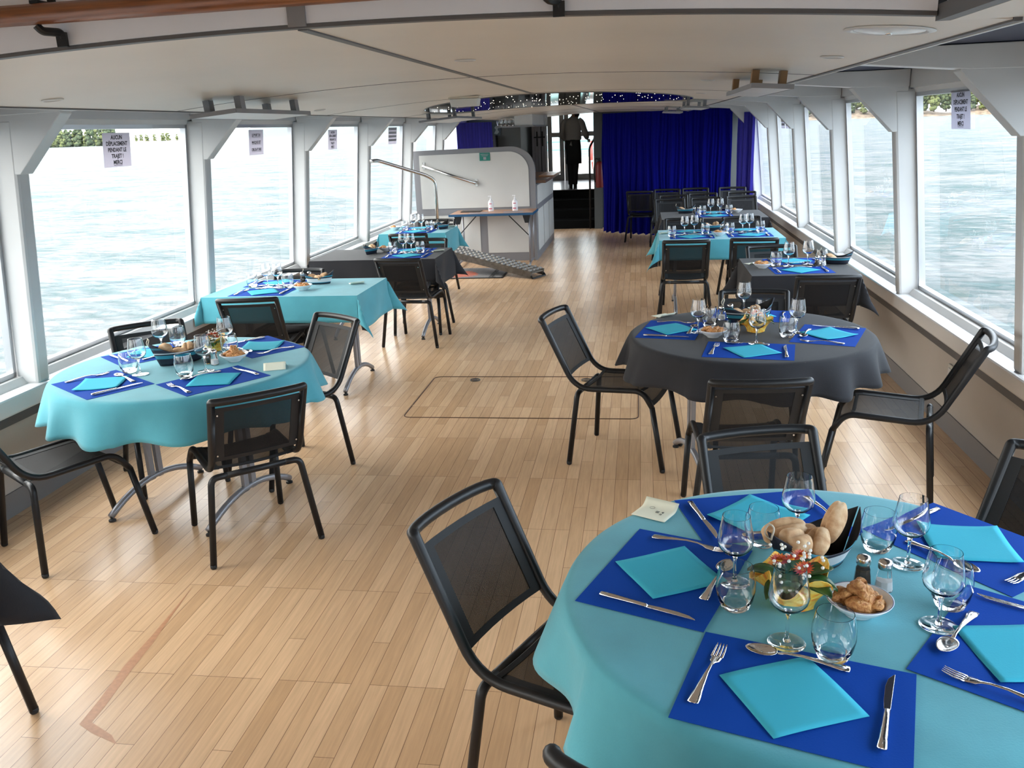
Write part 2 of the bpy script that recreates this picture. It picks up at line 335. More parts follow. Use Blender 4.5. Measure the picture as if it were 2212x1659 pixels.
# ------------------------------------------------------------------ room shell
XR, XL, XC = 1.786, -3.22, -0.73
def zc(x): return 2.048 - .035*(x+.6)**2
def dz(x): return -.07*(x+.6)
RP = [6.3+2.05*k for k in range(-4, 5)]; LP = [4.09+1.985*k for k in range(-3, 6)]
YB, YE = -2.2, 16.4
fl = MB().box(XL-.1, XR+.1, YB, YE+.1, -.06, 0); struct('floor', fl, floor_mat())
def side(sign, x0, posts, nm, nw):
    # x as an outward distance from the inner wall face
    X = lambda d: x0 + sign*d
    def bx(a, b, y0, y1, z0, z1): p, q = sorted((X(a), X(b))); return MB().box(p, q, y0, y1, z0, z1)
    struct('wall_'+nm, bx(0, .12, YB, YE, 0, .47), WALLP)
    struct('baseboard_'+nm, bx(-.008, -.0005, YB, YE, 0, .124), BASEB)
    struct('trim_%d' % nw, bx(-.014, -.0005, YB, YE, .462, .506), TRIMG)
    struct('trim_%d' % (nw+1), bx(-.028, .13, YB, YE, .508, .606), SILL, bevel=.012)
    lip = MB().prism([(X(.06), .607), (X(.20), .607), (X(.20), .645), (X(.085), .645)], YB, YE, 'y')
    struct('trim_%d' % (nw+2), lip, WHITE)
    # glass plane from (.12,.69) to (0,1.95)
    gx = lambda z: X(.125 - (z-.69)*.125/1.25)
    hd = MB().prism([(X(-.045), 1.975), (X(-.045), 2.099), (X(.2), 2.099), (X(.2), 1.935), (X(-.01), 1.935), (X(-.02), 1.975)], YB, YE, 'y')
    struct('trim_%d' % (nw+3), hd, WHITE)
    for i, y in enumerate(posts):
        lean = [(X(-.005), .60), (X(.13), .60), (X(.02), 1.97), (X(-.145), 1.97)]
        p = MB().prism(lean, y, y+.10, 'y'); struct('trim_%d' % (nw+10+i), p, WHITE, bevel=.018)
        g = MB().prism([(X(-.115), 1.70), (X(-.135), 1.70), (X(-.41), 1.985), (X(-.40), 2.03), (X(-.05), 2.03), (X(-.07), 1.70)], y+.002, y+.098, 'y')
        struct('trim_%d' % (nw+20+i), g, WHITE, bevel=.004)
        b = MB().prism([(X(-1.15), 2.046), (X(-.80), 2.03), (X(-.37), 1.99), (X(-.05), 1.985), (X(-.05), 2.094), (X(-1.15), 2.094)], y, y+.10, 'y')
        struct('trim_%d' % (nw+30+i), b, WHITE, bevel=.003)
    for i in range(len(posts)-1):
        y0, y1 = posts[i]+.10, posts[i+1]
        w = bpy.data.objects.new('window_%d' % (nw//50*20+i+1), None); COL.objects.link(w); w['kind'] = 'structure'
        fr = MB()
        def bar(za, zb, ya, yb):
            fr.add([(gx(z)+sign*d, y, z) for z in (za, zb) for y in (ya, yb) for d in (-.012, .03)], [(0, 1, 3, 2), (4, 6, 7, 5), (0, 4, 5, 1), (2, 3, 7, 6), (0, 2, 6, 4), (1, 5, 7, 3)])
        bar(.646, .672, y0, y1); bar(1.92, 1.95, y0, y1); bar(.646, 1.95, y0, y0+.024); bar(.646, 1.95, y1-.024, y1)
        obj('window_frame', fr, ALU, w)
        gl = MB().add([(gx(.66), y0+.02, .66), (gx(.66), y1-.02, .66), (gx(1.93), y1-.02, 1.93), (gx(1.93), y0+.02, 1.93)], [(0, 1, 2, 3)])
        obj('pane', gl, G_PANE, w)
    return gx
GXR = side(1, XR, RP, 'right', 0)
GXL = side(-1, XL, LP, 'left', 50)
# outboard roof strips behind the side beams, navy blinds under them
for sgn, x0, nm in ((1, XR, 'right'), (-1, XL, 'left')):
    a, b = sorted((x0-sgn*1.16, x0+sgn*.25))
    struct('trim_%d' % (100+(sgn > 0)), MB().box(a, b, YB, YE, 2.108, 2.2), DKWALL)
posts = {1: RP, -1: LP}
for sgn, x0, nm in ((1, XR, 'right'), (-1, XL, 'left')):
    ps = posts[sgn]
    for i in range(2, len(ps)-1):
        a, b = sorted((x0-sgn*1.10, x0-sgn*.06))
        bl = MB().box(a, b, ps[i]+.12, ps[i+1]-.02, 2.097, 2.105)
        tag(obj('roof_blind', bl, NAVY), 'navy blue roof blind between white beams above the %s windows' % nm, 'blind', 'navy blinds over the %s windows' % nm)
# arched ceiling made of laminate panels
cg = MB(); XA, XB = -2.15, .72
ys = [1.95, 4.0, 6.05, 8.1, 10.15, 12.2, 14.25, YE]
for (a, b) in ((XA, XC-.012), (XC+.012, XB)):
    for y0, y1 in zip(ys[:-1], ys[1:]):
        g = .0045
        n = 10
        top = [(a+(b-a)*i/n, zc(a+(b-a)*i/n)) for i in range(n+1)]
        cg.prism(top + [(x, z+.012) for x, z in reversed(top)], y0+g, y1-g, 'y')
struct('ceiling', cg, CEIL)
n = 24; arc = [(XA+(XB-XA)*i/n, zc(XA+(XB-XA)*i/n)+.02) for i in range(n+1)]
struct('trim_102', MB().prism(arc+[(x, z+.05) for x, z in reversed(arc)], 1.96, YE, 'y'), DARK)
for i, x in enumerate((XA, XB)):
    s = -1 if i == 0 else 1
    a, b = sorted((x+s*.001, x+s*.016)); struct('trim_%d' % (103+i), MB().box(a, b, 1.95, YE, zc(x)-.004, zc(x)+.1), TRIMG)
    a, b = sorted((x+s*.017, x+s*.026)); struct('trim_%d' % (105+i), MB().box(a, b, 1.95, YE, zc(x)-.006, zc(x)+.1), WHITE)
# stairwell opening above the camera: fascia, side cheeks, raised roof
arc2 = [(-2.0+2.57*i/20, zc(-2.0+2.57*i/20)) for i in range(21)]
struct('trim_116', MB().box(XC-.011, XC+.011, 1.95, YE, zc(XC)-.003, zc(XC)+.02), TRIMG)
for i_, y_ in enumerate(ys[1:-1]):
    struct('trim_%d' % (120+i_), MB().prism([(XA+(XB-XA)*k/24, zc(XA+(XB-XA)*k/24)-.0012) for k in range(25)]+[(XA+(XB-XA)*k/24, zc(XA+(XB-XA)*k/24)+.01) for k in range(24, -1, -1)], y_-.004, y_+.004, 'y'), TRIMG)
for i, (lo, hi) in enumerate(((-2.0, XC-.02), (XC+.02, .57))):
    a = [(lo+(hi-lo)*k/12, zc(lo+(hi-lo)*k/12)+.0075) for k in range(13)]
    struct('trim_%d' % (107+i), MB().prism(a+[(hi, 2.6), (lo, 2.6)], 1.925, 1.945, 'y'), FASC)
struct('trim_109', MB().prism([(x, z-.001) for x, z in arc2]+[(x, z+.007) for x, z in reversed(arc2)], 1.924, 1.9495, 'y'), TRIMG)
struct('trim_110', MB().box(XC-.02, XC+.02, 1.918, 1.948, zc(XC)+.002, 2.6), GREYF)
struct('trim_111', MB().box(.572, .60, YB, 1.94, 1.99, 2.02), TRIMG)
struct('trim_112', MB().box(.585, .60, YB, 1.92, 2.02, 2.6), FASC)
struct('trim_113', MB().box(.602, .74, YB, 1.945, 1.99, 2.005), CEIL)
struct('trim_114', MB().box(-2.3, -2.0, YB, 1.945, 1.985, 2.6), CEIL)
struct('trim_115', MB().box(-2.3, .75, YB, 1.96, 2.6, 2.64), CEIL)
struct('wall_rear', MB().box(XL-.2, XR+.2, YB-.1, YB, 0, .9).box(XL-.2, XR+.2, YB-.1, YB, 2.0, 2.6).box(XL-.2, XL, YB-.1, YB, .9, 2.0).box(XR, XR+.2, YB-.1, YB, .9, 2.0).box(XL, -1.3, YB-.1, YB, .9, 2.0).box(.2, XR, YB-.1, YB, .9, 2.0).box(-1.3, .2, YB-.1, YB, .9, 1.2), WALLP)  # unseen, behind the camera; opening added and sized for the daylight it lets in
# ------------------------------------------------------------------ forward end of the saloon
BW = 16.4
struct('wall_front', MB().box(-.70, XR+.2, BW, BW+.1, 0, 2.3), DKWALL)
struct('wall_bar_back', MB().box(XL-.1, -2.25, 16.9, 17.0, 0, 2.65), DKWALL)
struct('wall_passage_right', MB().box(-.84, -.70, BW-.2, 21.2, 0, 2.7), DKWALL)
struct('wall_passage_left', MB().box(-2.38, -2.30, 17.0, 21.2, 0, 2.7), DKWALL)
struct('wall_lobby', MB().box(-2.30, -1.98, 19.1, 19.16, .6, 2.7), DKWALL)
struct('wall_bar_left', MB().box(XL-.1, XL, YE+.001, 17.0, 0, 2.65), DKWALL)  # side wall extension added to shut out daylight leaking in behind the bar
struct('wall_light_seal', MB().box(XL-.1, XR+.2, YE+.101, YE+.15, 2.3, 2.65), DKWALL)  # unseen board above the ceiling, added to block stray daylight
struct('ceiling_bar', MB().box(XL-.2, XR+.3, 14.0, YE+.15, 2.2, 2.25), DKWALL)
struct('ceiling_passage', MB().box(-3.4, -.6, YE+.01, 21.3, 2.6, 2.65), CEIL)
st = MB()
for k in range(4): st.box(-1.98, -.85, 16.3+.5*k, 18.4, .15*k, .15*(k+1)-.001)
struct('stairs', st, mat('dark stair carpet', (.004, .004, .004), .95, spec=.1))
struct('floor_landing', MB().box(-2.3, -.84, 17.81, 21.2, .60, .612), mat('grey rubber deck floor', (.16, .15, .165), .22))
struct('wall_stair_side', MB().box(-2.3, -1.98, 17.0, 19.1, 0, .6), DKWALL)
# glazed rear doors of the lobby
GREIGE = mat('greige door frame', (.42, .39, .35), .5)
def glazed(n, x0, x1, y=21.0):
    d = bpy.data.objects.new('door_%d' % n, None); COL.objects.link(d); d['kind'] = 'structure'
    m = MB()
    m.box(x0, x0+.10, y, y+.05, .613, 2.6); m.box(x1-.10, x1, y, y+.05, .613, 2.6)
    for z0, z1 in ((.613, .75), (1.60, 1.70), (2.5, 2.6)): m.box(x0+.10, x1-.10, y, y+.05, z0, z1)
    obj('door_frame', m, GREIGE, d)
    obj('pane', MB().box(x0+.06, x1-.06, y+.02, y+.026, .75, 2.5), G_PANE, d)
    obj('door_handle', MB().tube(fillet([(x1-.03, y-.01, 1.6), (x1-.03, y-.04, 1.6), (x1-.12, y-.04, 1.6)], .01, 3), .008, 6), BLK, d)
glazed(1, -2.16, -1.78); glazed(2, -1.77, -.85)
# white planked service door beside the passage
def planks(n, x0, x1):
    m = MB(); w = (x1-x0)/3
    for k in range(3): m.box(x0+w*k+.003, x0+w*(k+1)-.003, 18.99, 19.03, .613, 2.5)
    d = struct('door_%d' % n, m, mat('white planked door', (.42, .42, .45), .4))
    obj('door_handle', MB().box(x1-.09, x1-.065, 18.97, 18.985, 1.45, 1.75).box(x1-.14, x1-.02, 18.95, 18.97, 1.62, 1.645), BLK, d)
planks(3, -2.29, -2.10); planks(4, -2.085, -1.985)
# bar: white panelled half wall with a rounded corner
bar = thing('bar_counter', 'white and grey panelled bar with a rounded front corner', 'bar counter', (0, 0, 0))
def arc_prof(x1, zt, r, z0=.0):
    pts = []
    for k in range(13):
        a = pi/2 - (pi/2)*k/12; pts.append((x1-r+r*cos(a), zt-r*.95+r*.95*sin(a)))
    return pts
X0, X1, YF = -3.2, -1.465, 12.40
outer = [(X0, .73)]+[(X0, 1.575)]+arc_prof(X1, 1.59, .34)+[(X1, .73)]
inner = [(X0+.09, .765), (X0+.09, 1.51)]+arc_prof(X1-.09, 1.525, .28)+[(X1-.09, .765)]
m = MB().prism(outer, YF, YF+.06, 'y'); obj('upper_board', m, GREYF, bar)
obj('upper_panel', MB().prism(inner, YF-.012, YF-.001, 'y'), PANEL, bar)
obj('lower_board', MB().box(X0, X1, YF, YF+.06, 0, .73), GREYF, bar)
for a, b in ((X0+.09, -2.28), (-2.17, X1-.10)):
    obj('lower_panel', MB().box(a, b, YF-.01, YF-.001, .12, .665), PANEL, bar)
obj('side_board', MB().box(X1-.06, X1, YF+.061, 14.9, 0, 1.06), GREYF, bar)
for a, b in ((12.55, 13.25), (13.33, 14.03), (14.11, 14.82)):
    obj('side_panel', MB().box(X1+.001, X1+.009, a, b, .12, .70), PANEL, bar)
obj('side_panel', MB().box(X1+.001, X1+.009, 12.55, 14.82, .78, 1.04), PANEL, bar)
ct = obj('worktop', MB().box(-2.0, -1.33, 12.48, 14.9, 1.075, 1.115), mat('dark brown worktop', (.10, .05, .03), .25), bar)
rail = thing('handrail', 'steel handrail fixed to the white bar panel', 'handrail')
A_, B_ = Vector((-3.05, 12.31, 1.37)), Vector((-2.30, 12.31, 1.11))
obj('rail', MB().tube([A_, B_], .021, 10), STEEL, rail, smooth=True)
for q in (A_, B_):
    obj('bracket', MB().tube([q+Vector((0, .075, 0)), q], .014, 8).box(q.x-.018, q.x+.018, 12.378, 12.386, q.z-.05, q.z+.05), STEEL, rail, smooth=False)
st2 = thing('stair_rail', 'bent steel tube rail between window post and floor', 'handrail')
obj('rail', MB().tube(fillet([(-3.10, 10.02, 1.53), (-3.02, 10.05, 1.535), (-2.66, 10.9, 1.31), (-2.575, 11.0, 1.24), (-2.575, 11.02, 0)], .12, 6), .021, 10), STEEL, st2, smooth=True)
cab = thing('glass_cupboard', 'white hanging cupboard with glass shelf above the bar', 'cupboard')
obj('body', MB().box(-1.80, -1.54, 12.9, 14.9, 1.865, 2.015), WHITE, cab)
obj('shelf', MB().box(-2.06, -1.52, 12.86, 14.95, 1.845, 1.863), GREYF, cab)
obj('shelf_post', MB().box(-1.535, -1.52, 14.8, 14.82, 1.864, 2.01).box(-1.535, -1.52, 14.4, 14.42, 1.864, 2.01), ALU, cab)
lap = thing('laptop', 'black laptop standing open on the bar', 'laptop', (-1.62, 12.75, 1.116))
obj('base', MB().box(-.15, .12, -.1, .12, 0, .015), BLK, lap)
obj('screen', MB().prism([(-.14, .016), (.10, .016), (.04, .22), (-.14, .22)], .10, .11, 'y'), BLK, lap)
tag(obj('serving_tray', MB().box(-1.52, -1.30, 13.3, 14.2, 1.117, 1.135), mat('wood tray', (.22, .10, .04), .3), smooth=False), 'brown wooden tray lying on the bar edge', 'tray')
sg = tag(obj('safety_sign', MB().box(-2.24, -2.09, 12.383, 12.386, 1.41, 1.52), GREENS), 'small green notice on the white bar panel', 'sign')
for k in range(3): obj('lettering', MB().box(-2.225+.01*k, -2.105-.01*k, 12.3805, 12.3825, 1.497-.012*k, 1.502-.012*k), PAPER, sg)
obj('pictogram', MB().box(-2.185, -2.145, 12.3805, 12.3825, 1.425, 1.462), PAPER, sg)
pic = tag(obj('poster', MB().box(-2.78, -2.62, 16.88, 16.895, 1.72, 1.92), mat('dark poster', (.03, .05, .06), .5)), 'dark poster with pale bird figure on the bulkhead', 'poster')
obj('printed_figure', MB().prism([(-2.75, 1.75), (-2.69, 1.74), (-2.65, 1.78), (-2.68, 1.82), (-2.66, 1.87), (-2.70, 1.90), (-2.74, 1.86), (-2.71, 1.82)], 16.874, 16.879, 'y'), mat('pale print', (.22, .27, .28), .6), pic)
fr = thing('drinks_cooler', 'black drinks cooler behind the bar, pink glow inside', 'cooler', (-2.9, 16.6, 0))
obj('body', MB().box(-.22, .22, 0, .28, .9, 1.72), BLK, fr)
obj('lit_front', MB().box(-.12, .06, -.01, -.001, 1.42, 1.58), mat('pink glow', (.30, .08, .09), .4, emit=.35), fr)
obj('badge', MB().box(.10, .17, -.01, -.001, 1.62, 1.64), PAPER, fr)
# curtains
def curtain(name, pts, z0, z1, m, amp, n, label):
    P = [Vector((x, y, 0)) for x, y in pts]; L = [0]
    for a, b in zip(P[:-1], P[1:]): L.append(L[-1]+(b-a).length)
    rnd = [random.uniform(-1, 1) for _ in range(n*2+4)]
    def at(t):
        d = t*L[-1]
        for i in range(len(P)-1):
            if d <= L[i+1] or i == len(P)-2:
                u = (d-L[i])/(L[i+1]-L[i]); q = P[i].lerp(P[i+1], u); T = (P[i+1]-P[i]).normalized(); return q, Vector((-T.y, T.x, 0))
    def fn(u, v):
        q, N = at(u); ph = 2*pi*n*(u+.006*sin(7*v+u*20)); k = int(u*n)
        a = amp*(.35+.65*(1-v))*(.7+.3*rnd[k])*sin(ph) + amp*.3*sin(ph*2.3+1)
        return (q.x+N.x*a+.01*sin(ph*.5), q.y+N.y*a, z0+(z1-z0)*v+(.012*sin(ph) if v == 0 else 0))
    return tag(obj(name, MB().grid(fn, n*12, 14), m, smooth=True), label, 'curtain')
curtain('stage_curtain', [(-.66, 15.55), (.12, 15.0), (.9, 14.85), (1.42, 14.6)], .02, zc(.3)-.01, CURT, .045, 17, 'wide royal blue curtain closing off the end of the room')
curtain('stage_curtain', [(1.50, 14.62), (1.66, 14.42), (1.72, 14.25)], .5, 1.93, CURTL, .035, 4, 'narrow bright blue curtain beside the last right window')
curtain('window_curtain', [(-3.12, 15.2), (-3.08, 15.5), (-2.7, 16.4)], .7, 1.96, CURTL, .03, 7, 'violet curtain hanging at the far left window')
ex = thing('fire_extinguisher', 'red fire extinguisher on the dark wall by the blue curtain', 'fire extinguisher', (-.735, 16.05, .75))
obj('cylinder', MB().lathe([(0, 0), (.06, 0), (.07, .02), (.07, .38), (.05, .44), (.02, .46), (0, .46)], 16), mat('dull red', (.16, .012, .01), .5), ex, smooth=True)
obj('hose', MB().tube(fillet([(0, 0, .48), (-.07, -.02, .52), (-.1, -.02, .3), (-.08, -.02, .1)], .06), .012, 6), BLK, ex, smooth=True)
obj('valve', MB().box(-.02, .02, -.02, .02, .455, .52), BLK, ex)
pr = thing('passage_rail', 'black tube handrail at the right of the dark stairs', 'handrail')
obj('rail', MB().tube(fillet([(-.92, 16.25, 0), (-.92, 16.25, 1.45), (-.86, 16.3, 1.55), (-.86, 18.6, 1.75)], .08), .018, 8), BLK, pr, smooth=True)
# fold-up table before the bar
ft = thing('folding_table', 'peach topped folding table with blue edge before the bar', 'table', (-2.0, 12.02, 0))
obj('tabletop', MB().box(-.58, .56, -.28, .32, .712, .738), PEACH, ft)
obj('edge_band', MB().box(-.59, .57, -.292, -.281, .705, .738).box(.561, .572, -.28, .32, .705, .738).box(-.591, -.581, -.28, .32, .705, .738), BLUET, ft, bevel=.003)
for s in (-1, 1):
    for yy in (-.2, .24):
        obj('leg', MB().tube([(s*.50, yy, .711), (s*.50, yy, .06)], .013, 8), LEGM, ft, smooth=True)
    obj('foot', MB().tube(fillet([(s*.50, -.30, .016), (s*.50, -.16, .06), (s*.50, .2, .06), (s*.50, .32, .016)], .05), .014, 8), LEGM, ft, smooth=True)
    obj('brace', MB().tube([(s*.50, -.2, .42), (s*.22, -.2, .705)], .007, 6), BLK, ft)
    obj('hinge_block', MB().prism([(s*.52, .704), (s*.42, .704), (s*.45, .60), (s*.50, .60)], -.25, -.2, 'y'), BLK, ft)
def sanitizer():
    t = thing('pump_bottle', '', 'bottle')
    obj('body', MB().lathe([(0, 0), (.036, 0), (.038, .006), (.038, .12), (.03, .14), (.014, .152), (.014, .165), (0, .165)], 20), mat('white translucent plastic', (.75, .74, .76), .35), t, smooth=True)
    obj('pump', MB().lathe([(0, .166), (.012, .166), (.012, .18), (.005, .185), (.005, .2), (0, .2)], 12).box(-.035, .008, -.006, .006, .2, .21), mat('white pump', (.8, .8, .82), .4), t)
    l = obj('label_print', MB().box(-.018, .018, -.0392, -.0385, .098, .108).box(-.024, .02, -.0392, -.0385, .03, .042), mat('red print', (.45, .03, .08), .6), t)
    return t
SAN = Maker(sanitizer)
SAN('white pump bottle standing mid table before the bar', (-2.06, 12.10, .739), group='pump bottles')
SAN('white pump bottle nearer the right end of bar table', (-1.72, 12.08, .739), group='pump bottles')
for x, y, w, nm in ((-2.2, 11.86, .26, 'printed white sheet at left on the peach table'), (-1.72, 11.88, .27, 'printed white sheet at right on the peach table')):
    tag(obj('paper_sheet', MB().box(x-w/2, x+w/2, y-.06, y+.09, .7385, .7395), PAPER), nm, 'paper')
tag(obj('clipboard', MB().box(-2.48, -2.2, 12.02, 12.2, .739, .748), BLK), 'black folder lying on the peach topped table', 'folder')
# gangplank resting over the door mat
gp = thing('gangplank', 'grey steel gangplank with toothed treads leaning on the floor', 'gangplank')
a, b = Vector((-2.62, 11.55, .30)), Vector((-1.30, 10.92, .055)); dv = (b-a); Lg = dv.length; dv.normalize(); sdv = Vector((0, 0, 1)).cross(dv).normalized(); upv = dv.cross(sdv)
if upv.z < 0: upv = -upv
def fr_(s, w, h): return a+dv*s+sdv*w+upv*h
def beam(s0, s1, w0, w1, h0, h1): return MB().add([fr_(s, w, h) for h in (h0, h1) for w in (w0, w1) for s in (s0, s1)], [(0, 2, 3, 1), (4, 5, 7, 6), (0, 1, 5, 4), (2, 6, 7, 3), (0, 4, 6, 2), (1, 3, 7, 5)])
for w in (-.16, .13): obj('side_rail', beam(0, Lg, w, w+.03, -.045, .035), mat('dull steel', (.13, .115, .10), .5, metal=.6, var=.3, vscale=20), gp)
obj('tread_plate', beam(0, Lg, -.13, .13, .005, .015), TREAD, gp)
tt = MB()
for k in range(18):
    for w in (-.15, -.07, .01, .09):
        s = .04+k*(Lg-.08)/17; p = [fr_(s-.02, w, .036), fr_(s+.02, w, .036), fr_(s+.02, w+.05, .036), fr_(s-.02, w+.05, .036), fr_(s-.005, w+.01, .055), fr_(s+.01, w+.01, .055), fr_(s+.01, w+.04, .055), fr_(s-.005, w+.04, .055)]
        tt.add(p, [(0, 3, 2, 1), (4, 5, 6, 7), (0, 1, 5, 4), (1, 2, 6, 5), (2, 3, 7, 6), (3, 0, 4, 7)])
obj('teeth', tt, TREAD, gp)
obj('hook_end', MB().tube([fr_(Lg, -.15, -.02), fr_(Lg+.03, -.15, -.045), fr_(Lg+.03, .15, -.045), fr_(Lg, .15, -.02)], .014, 8), BLK, gp)
dm = tag(obj('doormat', MB().box(-3.0, -1.77, 10.91, 11.72, .001, .007), MATG), 'grey doormat with orange print under the gangplank', 'doormat')
obj('border', MB().box(-3.0, -1.77, 10.885, 10.909, .001, .010).box(-1.769, -1.745, 10.885, 11.72, .001, .010), RUB, dm)
for k in range(11):
    w = .06+.12*abs(sin(k*1.7)); obj('orange_print', MB().box(-2.42, -2.42+w+.10*sin(k*.35)+.05, 10.97+k*.045, 10.97+k*.045+.026, .0072, .0078), ORANGE, dm)
text('pause \u00e0 bord', .13, INK, dm, (-1.90, 11.28, .0078), (0, 0, radians(-90)), align='CENTER', bold=.002)

# ------------------------------------------------------------------ ceiling fittings
def lamp(x, y, r, label, big=False):
    t = thing('recessed_ceiling_lamp', label, 'ceiling lamp', (x, y, zc(x)-.001)); t.rotation_euler = (0, -atan2(dz(x), 1), 0)
    obj('trim_ring', MB().lathe([(r, 0), (r, -.0018), (r*.86, -.004), (r*.80, -.002), (r*.80, 0)], 40), WHITE, t, smooth=True)
    if big:
        obj('diffuser', MB().lathe([(0, -.007), (r*.3, -.0062), (r*.6, -.004), (r*.79, -.0008)], 40), mat('milky diffuser', (.66, .68, .68), .25), t, smooth=True)
        obj('knob', MB().lathe([(0, -.010), (.008, -.010), (.008, -.006)], 12), STEEL, t, smooth=True)
    else:
        obj('diffuser', MB().lathe([(0, -.002), (r*.79, -.0015)], 32), mat('dull reflector', (.42, .40, .37), .3), t, smooth=True)
lamp(.555, 2.21, .098, 'large round white ceiling lamp nearest the viewer at right', True)
for x, y, s in ((.593, 3.02, 'small round ceiling lamp just beyond the large right lamp'), (-1.99, 2.87, 'small round ceiling lamp at the near left corner of the ceiling'),
             (-.58, 3.03, 'small round ceiling lamp right of the ceiling seam, near'), (-1.97, 5.42, 'small round ceiling lamp beyond the left hanging panel'), (.33, 4.7, 'small round ceiling lamp beside the right hanging panel'),
             (.42, 6.6, 'small round ceiling lamp at right before the star mirror')):
    lamp(x, y, .036, s)
def hang(x, y, w, l, label, postm):
    s = dz(x); z0 = zc(x)-.075
    t = thing('hanging_ceiling_panel', label, 'ceiling panel', (x, y, z0)); t.rotation_euler = (0, -atan2(s, 1), 0)
    obj('panel', MB().box(-w/2, w/2, -l/2, l/2, 0, .016), WHITE, t, bevel=.002)
    obj('panel_edge', MB().box(-w/2-.004, w/2+.004, -l/2-.006, -l/2-.0005, -.001, .017).box(w/2+.0005, w/2+.005, -l/2, l/2, -.001, .017).box(-w/2-.005, -w/2-.0005, -l/2, l/2, -.001, .017), GREYF, t)
    for a in (-.36, .36):
        for b in (-.36, .36): obj('spacer', MB().box(w*a-.014, w*a+.014, l*b-.022, l*b+.022, .017, .072), postm, t)
hang(-1.775, 4.03, .20, .86, 'white panel hung under the ceiling at left, nearest', GREYF)
hang(.50, 4.15, .15, 1.04, 'white panel hung on wooden blocks under the ceiling at right, nearest', mat('wood blocks', (.22, .12, .05), .6))
hang(-1.80, 8.6, .34, 1.3, 'white panel hung under the ceiling at far left', GREYF)
hang(.48, 8.6, .20, 1.1, 'white panel hung under the ceiling at right beyond the star mirror', GREYF)
hang(.40, 12.0, .22, 1.0, 'white panel hung under the ceiling right before the blue curtain', GREYF)
em = thing('emergency_light', 'boxy clear emergency light on the ceiling before the star mirror', 'emergency light', (-1.14, 5.88, zc(-1.14)-.001))
obj('base_plate', MB().box(-.10, .10, -.06, .06, -.012, 0), mat('aged cream plastic', (.55, .50, .40), .5), em)
obj('cover', MB().prism([(-.095, -.013), (.095, -.013), (.085, -.062), (-.085, -.062)], -.055, .055, 'y'), mat('frosted cover', (.55, .56, .54), .3), em, bevel=.004)
# oval mirror with stars let into the ceiling
MX, MY, MRX, MRY = -.70, 7.9, 1.13, 1.70
sm = thing('star_mirror', 'oval black mirror with tiny star lights in the ceiling', 'ceiling mirror')
mm = MB(); NR, NA = 10, 72
vs = [(MX, MY, zc(MX)-.004)]
for i in range(1, NR+1):
    for k in range(NA):
        a = 2*pi*k/NA; x = MX+MRX*i/NR*cos(a); y = MY+MRY*i/NR*sin(a); vs.append((x, y, zc(x)-.004))
fs = [(0, 1+k, 1+(k+1) % NA) for k in range(NA)]
for i in range(NR-1): fs += [(1+i*NA+k, 1+i*NA+(k+1) % NA, 1+(i+1)*NA+(k+1) % NA, 1+(i+1)*NA+k) for k in range(NA)]
mm.add(vs, fs); mo = obj('mirror_sheet', mm, MIRR, sm, smooth=True)
obj('rim', MB().tube([(MX+(MRX+.004)*cos(2*pi*k/96), MY+(MRY+.004)*sin(2*pi*k/96), zc(MX+MRX*cos(2*pi*k/96))-.003) for k in range(96)], .003, 6, closed=True), TRIMG, sm, smooth=True)
led = None; rr = random.Random(3)
for k in range(80):
    a = rr.uniform(0, 2*pi); q = sqrt(rr.uniform(0, .95)); x = MX+MRX*q*cos(a); y = MY+MRY*q*sin(a)
    if led is None: led = obj('star_light', MB().lathe([(0, -.0025), (.0032, -.001), (.0032, 0)], 6), LED, sm)
    else:
        c = led.copy(); COL.objects.link(c); led_ = c; c.parent = sm; c.location = (0, 0, 0)
        c.location = (x, y, zc(x)-.0045); continue
    led.location = (x, y, zc(x)-.0045)
stuff = MB()
for k in range(50):
    a = rr.uniform(0, 2*pi); q = sqrt(rr.uniform(0, .95)); x = MX+MRX*q*cos(a); y = MY+MRY*q*sin(a)
    stuff.lathe([(0, -.002), (.0024, -.001), (.0024, 0)], 5, (x, y, zc(x)-.0045))
obj('star_light', stuff, LED, sm, kind='stuff')
# wooden handrail along the stairwell fascia
wr = thing('wooden_handrail', 'varnished wooden handrail on black brackets across the top left', 'handrail')
obj('rail', MB().tube([(-1.98, 1.865, 2.096), (-.3, 1.865, 2.106), (.1, 1.865, 2.108)], .0215, 16), WOODR, wr, smooth=True)
for x in (-1.288, -.18):
    obj('bracket', MB().tube(fillet([(x-.012, 1.865, 2.078), (x-.005, 1.872, 2.066), (x+.012, 1.912, 2.066), (x+.014, 1.914, 2.05)], .01), .009, 8).box(x+.002, x+.026, 1.905, 1.913, 2.036, 2.066), BLK, wr)
    obj('bracket', MB().box(x-.016, x+.004, 1.86, 1.912, 2.121, 2.128).box(x-.004, x+.012, 1.905, 1.913, 2.122, 2.142), BLK, wr)
